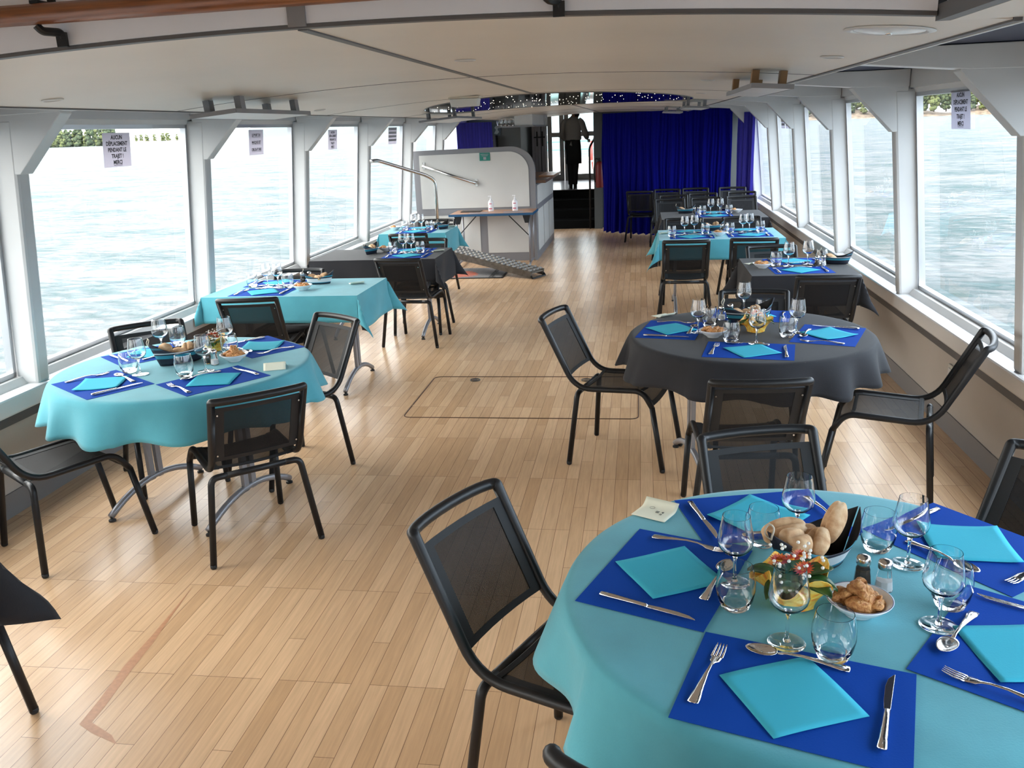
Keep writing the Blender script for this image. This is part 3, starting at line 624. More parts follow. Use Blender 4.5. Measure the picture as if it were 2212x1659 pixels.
# ------------------------------------------------------------------ paper notices on the panes
def notice(side_, y, z, w, h, lines, label, back=False, tilt=0, size=.03):
    gx = GXR if side_ > 0 else GXL
    lean = atan2(.1, 1)
    t = thing('paper_notice', label, 'notice', (gx(z)-side_*.012, y, z))
    # local frame: x along the sheet, y up, z towards the room
    ex = Vector((0, -side_*1.0, 0)) if side_ > 0 else Vector((0, 1, 0))
    up = Vector((-side_*.0995, 0, .995)); nn = ex.cross(up)
    Mx = Matrix((ex, up, nn)).transposed(); Mx = Mx @ Matrix.Rotation(tilt, 3, 'Z'); t.rotation_euler = Mx.to_euler()
    obj('sheet', MB().box(-w/2, w/2, -h/2, h/2, -.0006, 0), PAPER, t)
    if back:
        for k in range(4): obj('tape', MB().box(-w/2+.01, w/2-.01, h*.38-k*h*.22-.01, h*.38-k*h*.22+.02, .0004, .0008), mat('grey tape', (.33, .34, .38), .6), t)
        return
    n = len(lines)
    for i, s in enumerate(lines):
        yy = h*.5-h*(i+.75)/(n+.5); u = s.startswith('_'); s = s.strip('_')
        o = text(s, size, INK, t, (0, yy, .0006), (0, 0, 0), bold=.0011, ext=.0002)
        wd = o.dimensions.x
        if u: obj('underline', MB().box(-wd/2, wd/2, yy-size*.55, yy-size*.47, .0005, .0009), INK, t)
AU = ['AUCUN', 'D\u00c9PLACEMENT', 'PENDANT LE', 'TRAJET !', '_MERCI_']
notice(-1, 5.19, 1.795, .297, .205, AU, 'white notice reading AUCUN DEPLACEMENT on the nearest full left window', size=.034)
notice(-1, 7.25, 1.80, .29, .205, ['_LE PORT DU_', '_MASQUE EST_', '_OBLIGATOIRE_'], 'white notice reading LE PORT DU MASQUE on the second left window', size=.031)
notice(-1, 9.17, 1.79, .28, .20, AU, 'small white notice on the third left window from the viewer', size=.032)
notice(-1, 11.5, 1.80, .40, .21, [], 'greyish back of a notice taped on the fourth left window', back=True)
notice(1, 5.45, 1.825, .31, .215, AU, 'white notice reading AUCUN DEPLACEMENT on the nearest right window', size=.034)
notice(1, 11.95, 1.79, .29, .20, [], 'left of two small grey notices on a far right window', back=True)
notice(1, 11.6, 1.79, .28, .20, [], 'right of two small grey notices on a far right window', back=True)
for y, nm in ((5.15, 'light switch plate on the right wall beside the near chair'), (7.35, 'light switch plate on the right wall beyond the charcoal table')):
    s = thing('socket_plate', nm, 'socket', (XR-.001, y, .36))
    obj('plate', MB().box(-.012, 0, -.045, .045, -.05, .05), mat('beige plastic', (.50, .48, .43), .4), s, bevel=.006)
    obj('rocker', MB().box(-.017, -.0125, -.022, .022, -.03, .03), WHITE, s)
# ------------------------------------------------------------------ floor hatch
def hx(x, y, t=.0025): return (x, y, t)
hp = fillet([(-1.575, 5.6, .0015), (-1.575, 5.343, .0015), (-.015, 5.343, .0015), (-.015, 6.325, .0015), (-1.575, 6.325, .0015), (-1.575, 5.62, .0015)], .06)
ht = thing('floor_hatch', 'rectangular floor hatch outlined by a thin dark joint', 'floor hatch')
obj('joint', MB().tube(hp, .0035, 6), mat('dark joint', (.10, .05, .03), .6), ht)
for x in (-1.245, -.40):
    obj('lifting_ring', MB().tube([(x+.035*cos(a*pi/8), 6.235+.035*sin(a*pi/8), .002) for a in range(16)], .006, 6, closed=True), mat('dull brass', (.12, .10, .08), .4, metal=.8), ht, smooth=True)
    obj('lifting_pin', MB().lathe([(0, .003), (.018, .003), (.018, .001)], 16, (x, 6.235, 0)), STEEL, ht)

wm = obj('worn_stain', MB().add([(x, y, .0006) for x, y in [(-1.894, 3.091), (-1.879, 2.916), (-1.866, 2.704), (-1.862, 2.509), (-1.835, 2.319), (-1.825, 2.191), (-1.76, 2.155), (-1.641, 2.11), (-1.684, 2.15), (-1.79, 2.204), (-1.795, 2.29), (-1.818, 2.471), (-1.835, 2.66), (-1.862, 2.85)]], [tuple(range(14))]), mat('reddish worn wood', (.50, .25, .13), .4, var=.1, vscale=60))
tag(wm, 'reddish worn scrape on the floorboards at lower left', 'floor stain')
# ------------------------------------------------------------------ chairs
def build_chair():
    t = thing('mesh_chair', '', 'chair')
    r = .0150
    side_path = lambda s: fillet([(s*.205, .20, .36), (s*.195, .145, .445), (s*.195, -.235, .43), (s*.195, -.42, .80)], .10, 7)
    fr = MB()
    L_ = side_path(-1); R__ = side_path(1)
    rail_ = [Vector((-.195*cos(pi*k/12), -.42-.035*sin(pi*k/12), .802+.003*sin(pi*k/12))) for k in range(13)]
    cA = fillet([L_[-2], rail_[0], rail_[1]], .014, 4)[1:-1]; cB = fillet([rail_[-2], rail_[-1], R__[-2]], .014, 4)[1:-1]
    allp = L_[:-1]+cA+rail_[1:-1]+cB+R__[:-1][::-1]
    nA = len(L_)-1; nR = len(cA)+len(rail_)-2+len(cB)
    fr.tube(allp, [r]*nA+[.0168]*nR+[r]*(len(allp)-nA-nR), 12)
    obj('frame', fr, BLK, t, smooth=True)
    obj('crossbar', MB().tube([(-.19, .12, .437), (0, .12, .41), (.19, .12, .437)], .009, 8), BLK, t, smooth=True)
    obj('crossbar', MB().tube([(-.13, -.222, .405), (.13, -.222, .405)], r, 10), BLK, t, smooth=True)
    for s in (-1, 1):
        obj('leg', MB().tube(fillet([(s*.13, -.222, .405), (s*.20, -.222, .405), (s*.25, -.26, .012)], .09, 7), r, 10), BLK, t, smooth=True)
        obj('leg', MB().tube([(s*.205, .20, .362), (s*.217, .262, .012)], r, 10), BLK, t, smooth=True)
    for x, y in ((.25, -.26), (-.25, -.26), (.2172, .262), (-.2172, .262)):
        obj('foot_cap', MB().lathe([(0, .001), (.012, .001), (.0148, .006), (.0148, .02), (0, .02)], 10, (x, y, 0)), RUB, t, smooth=True)
    def bk(u, v, pad=0):
        x = (u-.5)*.368; z = .50+.262*v; y = -.235-(z-.43)*.5 + .012*(1-(2*u-1)**2)*-1
        return (x, y, z)
    obj('backrest', MB().grid(bk, 8, 6), SLING, t, smooth=True)
    def strip(u0, u1, v0, v1, off):
        def f(u, v):
            p = bk(u0+(u1-u0)*u, v0+(v1-v0)*v); return (p[0], p[1]+off, p[2])
        return f
    for a in ((0, .11, -.01, 1.01), (.89, 1, -.01, 1.01), (0, 1, -.02, .05), (0, 1, .95, 1.02)):
        obj('hem', MB().grid(strip(*a, -.0025), 6, 4), HEM, t, solid=.005)
    sp = [Vector(p) for p in side_path(1)]; sp = [p for p in sp if p.z < .452 and p.y > -.20]
    ys_ = [(p.y, p.z+.004) for p in sp]; ys_.append((-.195, .436))
    cum = [0]
    for a, b in zip(ys_[:-1], ys_[1:]): cum.append(cum[-1]+hypot(a[0]-b[0], a[1]-b[1]))
    def se(u, v, off=0):
        d = v*cum[-1]; i = 0
        while i < len(cum)-2 and cum[i+1] < d: i += 1
        w = (d-cum[i])/(cum[i+1]-cum[i]); y = ys_[i][0]+(ys_[i+1][0]-ys_[i][0])*w; z = ys_[i][1]+(ys_[i+1][1]-ys_[i][1])*w
        return ((u-.5)*.374, y, z-.012*(1-(2*u-1)**2)+off)
    obj('seat', MB().grid(se, 8, 14), SLING, t, smooth=True)
    for a in ((0, .09, 0, 1), (.91, 1, 0, 1), (0, 1, 0, .06), (0, 1, .94, 1)):
        obj('hem', MB().grid(lambda u, v: se(a[0]+(a[1]-a[0])*u, a[2]+(a[3]-a[2])*v, .002), 6, 12), HEM, t, solid=.004)
    for s in (-1, 1):
        for v in (.1, .9):
            p = bk(.5+s*.47, v); obj('bolt', MB().lathe([(0, -.012), (.004, -.012), (.004, 0)], 8).xf(Matrix.Translation(p) @ Matrix.Rotation(-pi/2, 4, 'X')), STEEL, t)
    return t
CH = Maker(build_chair)
def chair_back(mx, my, th, label, group=None):
    "mx,my: middle of the top rail as seen from above, th: facing direction"
    a = radians(th); x = mx+cos(a)*.42; y = my+sin(a)*.42
    return CH(label, (x, y, .0005), a-pi/2, group)
def chair_feet(rx, ry, th, label, group=None):
    a = radians(th); return CH(label, (rx+cos(a)*.26, ry+sin(a)*.26, .0005), a-pi/2, group)
K = 1.02
def cb(mx, my, th, label, group=None): return chair_back(mx*K, my*K, th, label, group)
GF, GR, GL = 'black mesh chairs at the front teal table', 'black mesh chairs at the charcoal round table', 'black mesh chairs at the left round table'
cb(-.50, 2.16, -25, 'black mesh chair left of the nearest teal round table', GF)
cb(.38, 2.775, -74, 'black mesh chair behind the nearest teal table, facing the viewer', GF)
chair_back(.03, 1.15, 66, 'black chair whose top rail alone shows at the bottom edge', GF)
chair_back(1.28, 2.62, 218, 'black chair cut off by the right picture edge', GF)
chair_feet(-.331, 4.79, -15, 'black mesh chair left of the charcoal round table', GR)
cb(.47, 3.40, 94, 'black mesh chair in front of the charcoal table, its back to us', GR)
cb(.67, 5.29, -94, 'black chair behind the charcoal round table, facing the viewer', GR)
cb(1.54, 4.08, 163, 'black chair turned sideways by the right wall, seat empty', GR)
chair_feet(-2.81, 3.25, 56, 'black chair at the lower left end of the left round table', GL)
chair_feet(-1.682, 3.40, 130, 'black chair in front of the left round table, its back to us', GL)
chair_feet(-1.85, 4.64, -124, 'black mesh chair at the aisle end of the left round table', GL)
cb(-2.81, 4.53, -52, 'black chair between the left round table and window', GL)
G2 = 'black mesh chairs along the left window tables'
cb(-2.54, 5.28, 98, 'black chair in front of the left teal rectangular table', G2)
cb(-2.64, 6.45, -87, 'black chair behind the left teal rectangular table, top rail showing', G2)
cb(-1.99, 6.96, 86, 'black chair in front of the left black rectangular table', G2)
cb(-2.05, 8.25, -88, 'black chair behind the left black rectangular table', G2)
cb(-2.37, 8.75, 92, 'black chair in front of the farthest left teal table', G2)
cb(-2.35, 10.12, -95, 'black chair behind the farthest left teal table', G2)
G3 = 'black mesh chairs along the right window tables'
cb(1.20, 5.80, 89, 'black chair in front of the right black rectangular table', G3)
cb(1.04, 7.25, -83, 'black chair behind the right black rectangular table', G3)
cb(.39, 7.72, 89, 'left of two black chairs in front of the right teal rectangular table', G3)
cb(.97, 7.76, 86, 'right of two black chairs in front of the right teal rectangular table', G3)
cb(.45, 9.52, -91, 'left black chair between the right teal and farthest black tables', G3)
cb(1.05, 9.55, -88, 'right black chair between the right teal and farthest black tables', G3)
G4 = 'rows of empty black chairs before the blue curtain'
for x, y, a, s in ((.38, 12.09, -84, 'front row before the curtain, left chair'), (.86, 12.13, -88, 'front row before the curtain, middle chair'), (1.33, 12.2, -86, 'front row before the curtain, right chair'),
                   (.45, 12.71, -86, 'middle row before the curtain, left chair'), (.87, 12.91, -88, 'middle row before the curtain, middle chair'), (1.42, 12.98, -90, 'middle row before the curtain, right chair'),
                   (.40, 13.9, -94, 'back row by the blue curtain, left chair'), (.83, 13.96, -90, 'back row by the blue curtain, middle chair'), (1.38, 13.9, -95, 'back row by the blue curtain, right chair')):
    cb(x, y, a, 'black chair, '+s, G4)
cb(-.02, 13.68, 84, 'single black chair standing left of the rows by the curtain', G4)
_a = radians(-8); _x, _y = -2.017-(.262*cos(_a)-.217*sin(_a)), 2.232-(.262*sin(_a)+.217*cos(_a))
CH('black chair mostly outside the left edge, one leg showing', (_x, _y, .0005), _a-pi/2)

# ------------------------------------------------------------------ tables and cloths
H = .745
def round_cloth(name, R, drop, m, label, loc, seed, m2):
    rd = random.Random(seed); n = 12
    ph = [rd.uniform(-.25, .25) for _ in range(n+1)]; am = [rd.uniform(.55, 1.2) for _ in range(n+1)]
    prof = [(0, 0), (.3, 0), (.6, 0), (.85, 0), (.96, -.0), (.99, -.002)]
    vs = []; NA = 180; rings = []
    for q, z in prof: rings.append((q*R, z, 0))
    rings += [(R+.004, -.010, 0.02)]
    for k in range(1, 9): t = k/8; rings.append((R+.006+.045*t, -.010-(drop-.01)*t, t))
    mb = MB(); V = []
    for (r, z, t) in rings:
        for k in range(NA):
            a = 2*pi*k/NA; w = a/(2*pi)*n; i = int(w) % n; f = w-int(w)
            A = am[i]*(1-f)+am[(i+1) % n]*f
            wave = cos(2*pi*w + 1.4*sin(a*2+seed)+ph[i]*2)
            rr_ = r + (.030*A*wave*(t**.8) if t else 0)*1.15
            V.append((rr_*cos(a), rr_*sin(a), z - (.012*A*wave*t if t else 0)))
    NRg = len(rings)
    F = [(i*NA+k, i*NA+(k+1) % NA, (i+1)*NA+(k+1) % NA, (i+1)*NA+k) for i in range(NRg-1) for k in range(NA)]
    mb.add(V, F); o = obj(name, mb, m, smooth=True, solid=.0012, m2=m2); o.location = loc
    return tag(o, label, 'tablecloth')
def rect_cloth(x0, x1, y0, y1, drop, m, label, seed, m2, dl=None):
    rd = random.Random(seed); dl = dl or (drop,)*4
    cx_, cy_ = (x0+x1)/2, (y0+y1)/2; w, h = (x1-x0)/2, (y1-y0)/2
    def line(a, dlo, dhi):
        L = [-a-dlo*(1-k/8) for k in range(8)]+[-a-.006, -a, -a+.02]+[-a+.02+(2*a-.04)*k/14 for k in range(1, 14)]+[a-.02, a, a+.006]+[a+dhi*(k+1)/8 for k in range(8)]
        return L
    U = line(w, dl[0], dl[1]); Vv = line(h, dl[2], dl[3])
    ph = rd.uniform(0, 6)
    def pos(u, v):
        ex_, ey = max(0, abs(u)-w), max(0, abs(v)-h); sx, sy = (1 if u > 0 else -1), (1 if v > 0 else -1)
        bx_, by = max(-w, min(w, u)), max(-h, min(h, v)); d = hypot(ex_, ey)
        if d < 1e-6: return (bx_, by, 0)
        fi = atan2(ey, ex_); fl = sin(2*fi); fl = max(0, fl)
        if ex_ > 0 and ey > 0:
            r = d*(.10+.34*fl**1.5)
        else: r = d*.10+.010*sin(u*13+v*11+ph)*min(1, d/.12)
        zz = -sqrt(max(0, d*d-r*r))
        # curl of the corner tip
        if fl > .7 and d > .20: r += (d-.20)*.2
        return (bx_+sx*r*cos(fi), by+sy*r*sin(fi), zz)
    mb = MB(); nu, nv = len(U), len(Vv)
    mb.add([pos(u, v) for v in Vv for u in U], [(j*nu+i, j*nu+i+1, (j+1)*nu+i+1, (j+1)*nu+i) for j in range(nv-1) for i in range(nu-1)])
    o = obj('tablecloth', mb, m, smooth=2, solid=.0012, m2=m2); o.location = (cx_, cy_, H)
    return tag(o, label, 'tablecloth')
def table(label, cx_, cy_, w, l, rz=0, rnd=0, legx=None):
    t = thing('folding_table', label, 'table', (cx_, cy_, 0), rz, 'folding tables under the cloths')
    if rnd: obj('tabletop', MB().lathe([(0, H-.03), (rnd, H-.03), (rnd, H-.003), (0, H-.003)], 64), mat('table laminate', (.45, .40, .34), .4), t)
    else: obj('tabletop', MB().box(-w/2, w/2, -l/2, l/2, H-.03, H-.003), mat('table laminate', (.45, .40, .34), .4), t, bevel=.003)
    lx = legx or (.30 if rnd else w/2-.16); hl = (.34 if rnd else l/2-.03)
    for s in (-1, 1):
        for d in (-.03, .03):
            obj('column', MB().box(s*lx-.012, s*lx+.012, d-.018, d+.018, .105, H-.031), LEGM, t, bevel=.004)
        arcp = [(s*lx, -hl+2*hl*k/14, .028+.095*(1-(2*k/14-1)**2)) for k in range(15)]
        obj('foot', MB().tube(arcp, .017, 8), LEGM, t, smooth=True)
        for e in (-1, 1):
            obj('glide', MB().lathe([(0, 0.001), (.018, .001), (.018, .01), (.008, .014), (.008, .03), (0, .03)], 10, (s*lx, e*(hl-.005), 0)), RUB, t)
    return t
FC, LC, RC = (.441, 1.904), (-2.277, 3.948), (.564, 4.573)
table('round folding table under the nearest teal cloth', *FC, 0, 0, .3, rnd=.615)
table('round folding table under the left teal round cloth', -2.277, 3.948, 0, 0, radians(-12), rnd=.615)
table('round folding table under the charcoal cloth', *RC, 0, 0, .2, rnd=.615)
round_cloth('tablecloth', .622, .19, TEAL, 'large teal cloth on the nearest round table', (*FC, H), 3, TEAL)
round_cloth('tablecloth', .622, .19, TEAL, 'teal cloth on the round table by the left windows', (*LC, H), 5, TEAL)
round_cloth('tablecloth', .620, .175, CHAR, 'charcoal cloth on the round table at right', (*RC, H), 8, CHAR)
RT = [(-3.14, -1.97, 5.80, 6.545, TEAL, 'left teal rectangular', .19), (-2.98, -1.81, 7.53, 8.27, CHAR, 'left black rectangular', .2), (-2.92, -2.155, 9.54, 10.22, TEAL, 'farthest left teal', .18),
      (.785, 1.53, 6.34, 7.20, CHAR, 'right black rectangular', .22), (.175, 1.34, 8.43, 9.28, TEAL, 'right teal rectangular', .19), (.24, 1.44, 10.30, 11.20, CHAR, 'farthest right black', .2)]
for i, (a, b, c, d, m_, nm, dr) in enumerate(RT):
    table('folding table under the %s cloth' % nm, (a+b)/2, (c+d)/2, b-a-.012, d-c-.012)
    dlo, dhi = (dr, dr+.06) if i < 3 else (dr+.06, dr)
    if i < 3: dlo = min(dr, .10)
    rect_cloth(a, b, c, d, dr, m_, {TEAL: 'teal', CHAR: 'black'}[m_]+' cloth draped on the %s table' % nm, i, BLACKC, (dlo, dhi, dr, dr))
# a table end poking in at the left picture edge
table('folding table mostly outside the lower left corner', -2.47, 1.72, 1.06, .66)
rect_cloth(-3.00, -1.93, 1.39, 2.06, .2, CHAR, 'black cloth with pointed corner at the left picture edge', 11, BLACKC, (.06, .30, .2, .2))

# ------------------------------------------------------------------ table ware
def sheet(name, w, d, m, wob, seed, curl=0):
    def fn(u, v):
        x, y = (u-.5)*w, (v-.5)*d
        z = wob*(.5+.5*sin(u*5+seed)*cos(v*4+seed*2))*.4 + curl*(abs(u-.5)*2)**3*(abs(v-.5)*2)**1.5*.9
        return (x, y, z)
    return MB().grid(fn, 12, 12)
def loft(pts, n=8):
    "pts: (s, half width, half thickness, z)"
    vs = []
    for s, w, th, z in pts:
        for k in range(n): a = 2*pi*k/n+pi/8; vs.append((w*cos(a), s, z+th*sin(a)))
    return vs, [(i*n+k, i*n+(k+1) % n, (i+1)*n+(k+1) % n, (i+1)*n+k) for i in range(len(pts)-1) for k in range(n)]+[tuple(range(n-1, -1, -1)), tuple((len(pts)-1)*n+k for k in range(n))]
HAND = [(-.105, .004, .001, .0035), (-.103, .0115, .002, .0035), (-.085, .0115, .0025, .004), (-.065, .0085, .0026, .0055), (-.05, .0075, .0026, .0075), (-.01, .0042, .0024, .0105), (.02, .0034, .0022, .009)]
def build_fork():
    t = thing('fork', '', 'fork')
    obj('handle', MB().add(*loft(HAND+[(.035, .0045, .002, .006), (.045, .011, .0014, .004), (.062, .0125, .0012, .0022), (.066, .0125, .0011, .0022)])), CHROME, t, smooth=True)
    tn = MB()
    for k in range(4):
        x = -.0105+.007*k
        vs, fs = loft([(.064, .0026, .001, .0022), (.085, .0022, .001, .0028), (.1, .0017, .0009, .0055), (.107, .0008, .0006, .0078)], 6)
        tn.add([(a+x*(1-.08*(b > .09)), b, c) for a, b, c in vs], fs)
    obj('tines', tn, CHROME, t, smooth=True); return t
def build_knife():
    t = thing('knife', '', 'knife')
    obj('handle', MB().add(*loft([(-.118, .005, .002, .006), (-.116, .009, .0045, .006), (-.09, .0085, .0052, .0062), (-.03, .0065, .0045, .006), (-.002, .0065, .0045, .0055), (.004, .006, .002, .005)])), CHROME, t, smooth=True)
    obj('blade', MB().prism([(-.006, .002), (-.0085, .03), (-.0095, .075), (-.006, .102), (.002, .118), (.0055, .121), (.0055, .002)], .0045, .0058), CHROME, t, bevel=.0004); return t
def build_spoon():
    t = thing('spoon', '', 'spoon')
    obj('handle', MB().add(*loft([(s, w, h, z) for s, w, h, z in HAND]+[(.04, .005, .0018, .005)])), CHROME, t, smooth=True)
    def fn(u, v):
        a = 2*pi*u; r = v; x = .0205*r*cos(a)*(1-.15*sin(a)); y = .070+.033*r*sin(a); return (x, y, .0012+.007*r*r)
    obj('bowl', MB().grid(fn, 24, 6, wrap=True), CHROME, t, smooth=True, solid=.001); return t
def build_wine():
    t = thing('wine_glass', '', 'wine glass')
    obj('foot', MB().lathe([(0, .0045), (.006, .0045), (.02, .0028), (.038, .0015), (.0395, .0008), (.038, .0002), (0, .0002)], 36), G_TABLE, t, smooth=2)
    obj('stem', MB().lathe([(0, .0046), (.0085, .0048), (.0045, .014), (.0038, .03), (.0038, .06), (.006, .071), (.009, .0753), (0, .0753)], 16), G_THICK, t, smooth=2)
    obj('bowl', MB().lathe([(0, .0755), (.006, .0755), (.012, .077), (.028, .085), (.039, .098), (.0425, .112), (.041, .128), (.036, .155), (.0325, .178), (.0315, .178), (.035, .155), (.0398, .128), (.0412, .112), (.0378, .099), (.027, .0872), (.010, .0795), (0, .079)], 36), G_TABLE, t, smooth=2)
    return t
def build_tumbler():
    t = thing('tumbler', '', 'drinking glass')
    obj('glass_wall', MB().lathe([(0, .001), (.028, .001), (.031, .004), (.040, .025), (.0445, .05), (.0435, .075), (.0375, .105), (.0363, .105), (.0422, .075), (.0430, .05), (.038, .027), (.030, .015), (0, .012)], 36), G_TABLE, t, smooth=2)
    return t
FORK, KNIFE, SPOON, WINE, TUMB = Maker(build_fork), Maker(build_knife), Maker(build_spoon), Maker(build_wine), Maker(build_tumbler)
def build_bowl():
    t = thing('snack_bowl', '', 'bowl')
    obj('bowl', MB().lathe([(.0, .0), (.030, 0), (.032, .005), (.052, .018), (.070, .036), (.072, .040), (.068, .040), (.050, .022), (.030, .010), (0, .008)], 40), PORC, t, smooth=True)
    obj('rim_line', MB().lathe([(.0692, .0401), (.0708, .0404), (.0715, .0398)], 40), BLUEL, t, smooth=True); return t
def build_shaker(fill, nm):
    def f():
        t = thing(nm, '', 'shaker')
        obj('glass_body', MB().lathe([(0, 0), (.020, 0), (.021, .003), (.0185, .03), (.0145, .055), (.0145, .058)], 8), G_THICK, t)
        obj('filling', MB().lathe([(0, .003), (.018, .003), (.0168, .026 if nm[0] == 's' else .045), (0, .03 if nm[0] == 's' else .047)], 8), fill, t)
        obj('cap', MB().lathe([(.0155, .056), (.0165, .058), (.0165, .070), (.014, .076), (.007, .0785), (0, .079)], 20), STEEL, t, smooth=True)
        return t
    return f
BOWL, SALTS, PEPS = Maker(build_bowl), Maker(build_shaker(SALT, 'salt_shaker')), Maker(build_shaker(PEPPER, 'pepper_shaker'))
def build_basket(cm=None):
    t = thing('bread_basket', '', 'bread basket')
    def prof(s):
        e = abs(s); top = .068*(1-e**2.6)+.002; bot = .036*(1-e**3)+.001; h = .058+.055*e**2.2; return top, bot, h
    def wall(side_):
        def fn(u, v):
            s = 2*u-1; top, bot, h = prof(s); L = .105+.048*v
            return (s*L, side_*(bot+(top-bot)*v), .001+h*v)
        return fn
    for sd in (-1, 1): obj('side', MB().grid(wall(sd), 20, 6), cm or STRIPE, t, smooth=True, solid=.0022*sd, m2=HEM)
    obj('bottom', MB().grid(lambda u, v: ((2*u-1)*.105, (2*v-1)*prof(2*u-1)[1], .002), 16, 2), HEM, t, solid=.001)
    obj('cord_loop', MB().tube([(-.148+.004*sin(k), .012*sin(2*pi*k/16), .112+.018*cos(2*pi*k/16)) for k in range(16)], .0022, 6, closed=True), mat('raffia cord', (.55, .50, .40), .8), t, smooth=True)
    return t
BASK = Maker(build_basket); BASK2 = Maker(lambda: build_basket(STRIPE2))
def roll_mb(seed, L=.052, Wd=.034):
    def fn(u, v):
        a = 2*pi*u; b = pi*v; x = L*cos(b)*(1+.05*sin(seed)); rr_ = sin(b)**.8
        y = Wd*rr_*cos(a); z = .028*rr_*sin(a)
        if sin(a) > .2: z -= .013*math.exp(-(y/.006)**2)*(rr_**2)
        k = 1+.05*sin(3*a+seed)*cos(4*b+seed*2); return (x*k, y*k, z*k)
    return MB().grid(fn, 28, 18, wrap=True)
rolls = [roll_mb(s, L, w) for s, L, w in ((1, .050, .034), (4, .045, .038), (7, .055, .030))]
ROLLM = []
for mb_ in rolls:
    me = bpy.data.meshes.new('bread_roll'); me.from_pydata(mb_.v, [], mb_.f); me.materials.append(BREAD)
    for p in me.polygons: p.use_smooth = True
    ROLLM.append(me)
def roll(k, loc, rot, label, sc=1, group='bread rolls in the paper boats'):
    o = bpy.data.objects.new('bread_roll', ROLLM[k % 3]); COL.objects.link(o); o.location = loc; o.rotation_euler = rot; o.scale = (sc, sc, sc)
    return tag(o, label, 'bread roll', group)
def puff_mb(seed):
    rd = random.Random(seed); A = [rd.uniform(.0, .22) for _ in range(6)]
    def fn(u, v):
        a = 2*pi*u; b = pi*v; k = 1+A[0]*sin(3*a+b*2)+A[1]*cos(2*a-3*b)+A[2]*sin(5*b+a)*.6
        return (.030*sin(b)*cos(a)*k, .021*sin(b)*sin(a)*k, .017*cos(b)*k)
    return MB().grid(fn, 20, 14, wrap=True)
PUFF = []
for s in range(4):
    mb_ = puff_mb(s+2); me = bpy.data.meshes.new('cheese_puff'); me.from_pydata(mb_.v, [], mb_.f); me.materials.append(PASTRY)
    for p in me.polygons: p.use_smooth = True
    PUFF.append(me)
def bowl_with(loc, tname, n, near=False):
    BOWL('white bowl of golden savoury pastries on the %s' % tname, loc, group='snack bowls')
    spots = [(-.026, .014, .030, .3), (.024, .016, .031, 1.4), (-.008, -.024, .030, 2.5), (.028, -.016, .030, .9), (0, .004, .056, 2.0)]
    words = ['back left pastry', 'back right pastry', 'front pastry', 'right pastry', 'topmost pastry']
    for k in range(n):
        x, y, z, a = spots[k if n > 2 else k*2]; o = bpy.data.objects.new('cheese_puff', PUFF[k % 4]); COL.objects.link(o)
        o.location = (loc[0]+x, loc[1]+y, loc[2]+z+.004); o.rotation_euler = (.2*k, .3-.1*k, a)
        tag(o, '%s in the white bowl on the %s' % (words[k if n > 2 else k*2], tname), 'pastry', 'pastries in the snack bowls')
NM = {}
def napkin(x, y, rz, label, seed):
    s = seed % 3
    if ('n', s) not in NM:
        NM['n', s] = obj('napkin', sheet('n', .20, .20, NAPK, .006, s+.5, -.002+.004*s), NAPK, smooth=True, solid=-.0016); o = NM['n', s]
    else: o = NM['n', s].copy(); COL.objects.link(o)
    o.location = (x, y, H+.0042); o.rotation_euler = (0, 0, rz); return tag(o, label, 'napkin', 'turquoise paper napkins')
def placemat(x, y, rz, label, lift=0):
    if 'm' not in NM: NM['m'] = obj('placemat', MB().box(-.21, .21, -.155, .155, 0, .0009), MATB); o = NM['m']
    else: o = NM['m'].copy(); COL.objects.link(o)
    o.location = (x, y, H+.0008+lift); o.rotation_euler = (0, 0, rz); return tag(o, label, 'placemat', 'royal blue placemats')
def setting(mx, my, ang, tname, where, seed, lift=0, items='nfks', nap=None):
    "place setting; ang is the direction of the mat's long side, diner sits at local -y"
    a = radians(ang); rd = random.Random(seed)
    Lc_ = lambda u, v: (mx+u*cos(a)-v*sin(a), my+u*sin(a)+v*cos(a))
    z = H+.0022+lift
    placemat(mx, my, a, 'royal blue placemat, %s, on the %s' % (where, tname), lift)
    j = lambda s: rd.uniform(-s, s)
    if 'n' in items:
        q = nap or Lc_(.0+j(.015), -.005+j(.008)); napkin(*q, a+radians(43)+j(.18), 'turquoise napkin, %s, on the %s' % (where, tname), seed)
    if 'f' in items: x, y = Lc_(-.172+j(.006), j(.012)); FORK('steel fork, %s, on the %s' % (where, tname), (x, y, z), a+j(.07), 'steel forks')
    if 'k' in items: x, y = Lc_(.168+j(.006), j(.012)); KNIFE('steel knife, %s, on the %s' % (where, tname), (x, y, z), a+j(.07), 'steel knives')
    if 's' in items: x, y = Lc_(-.01+j(.01), .113+j(.006)); SPOON('steel spoon, %s, on the %s' % (where, tname), (x, y, z), a+pi/2+j(.08), 'steel spoons')
def glasses(tname, wines, tumbs):
    for x, y, w in wines: WINE('stemmed wine glass, %s, on the %s' % (w, tname), (x, y, H+.003), 0, 'stemmed wine glasses')
    for x, y, w in tumbs: TUMB('clear tumbler, %s, on the %s' % (w, tname), (x, y, H+.003), 0, 'clear tumblers')
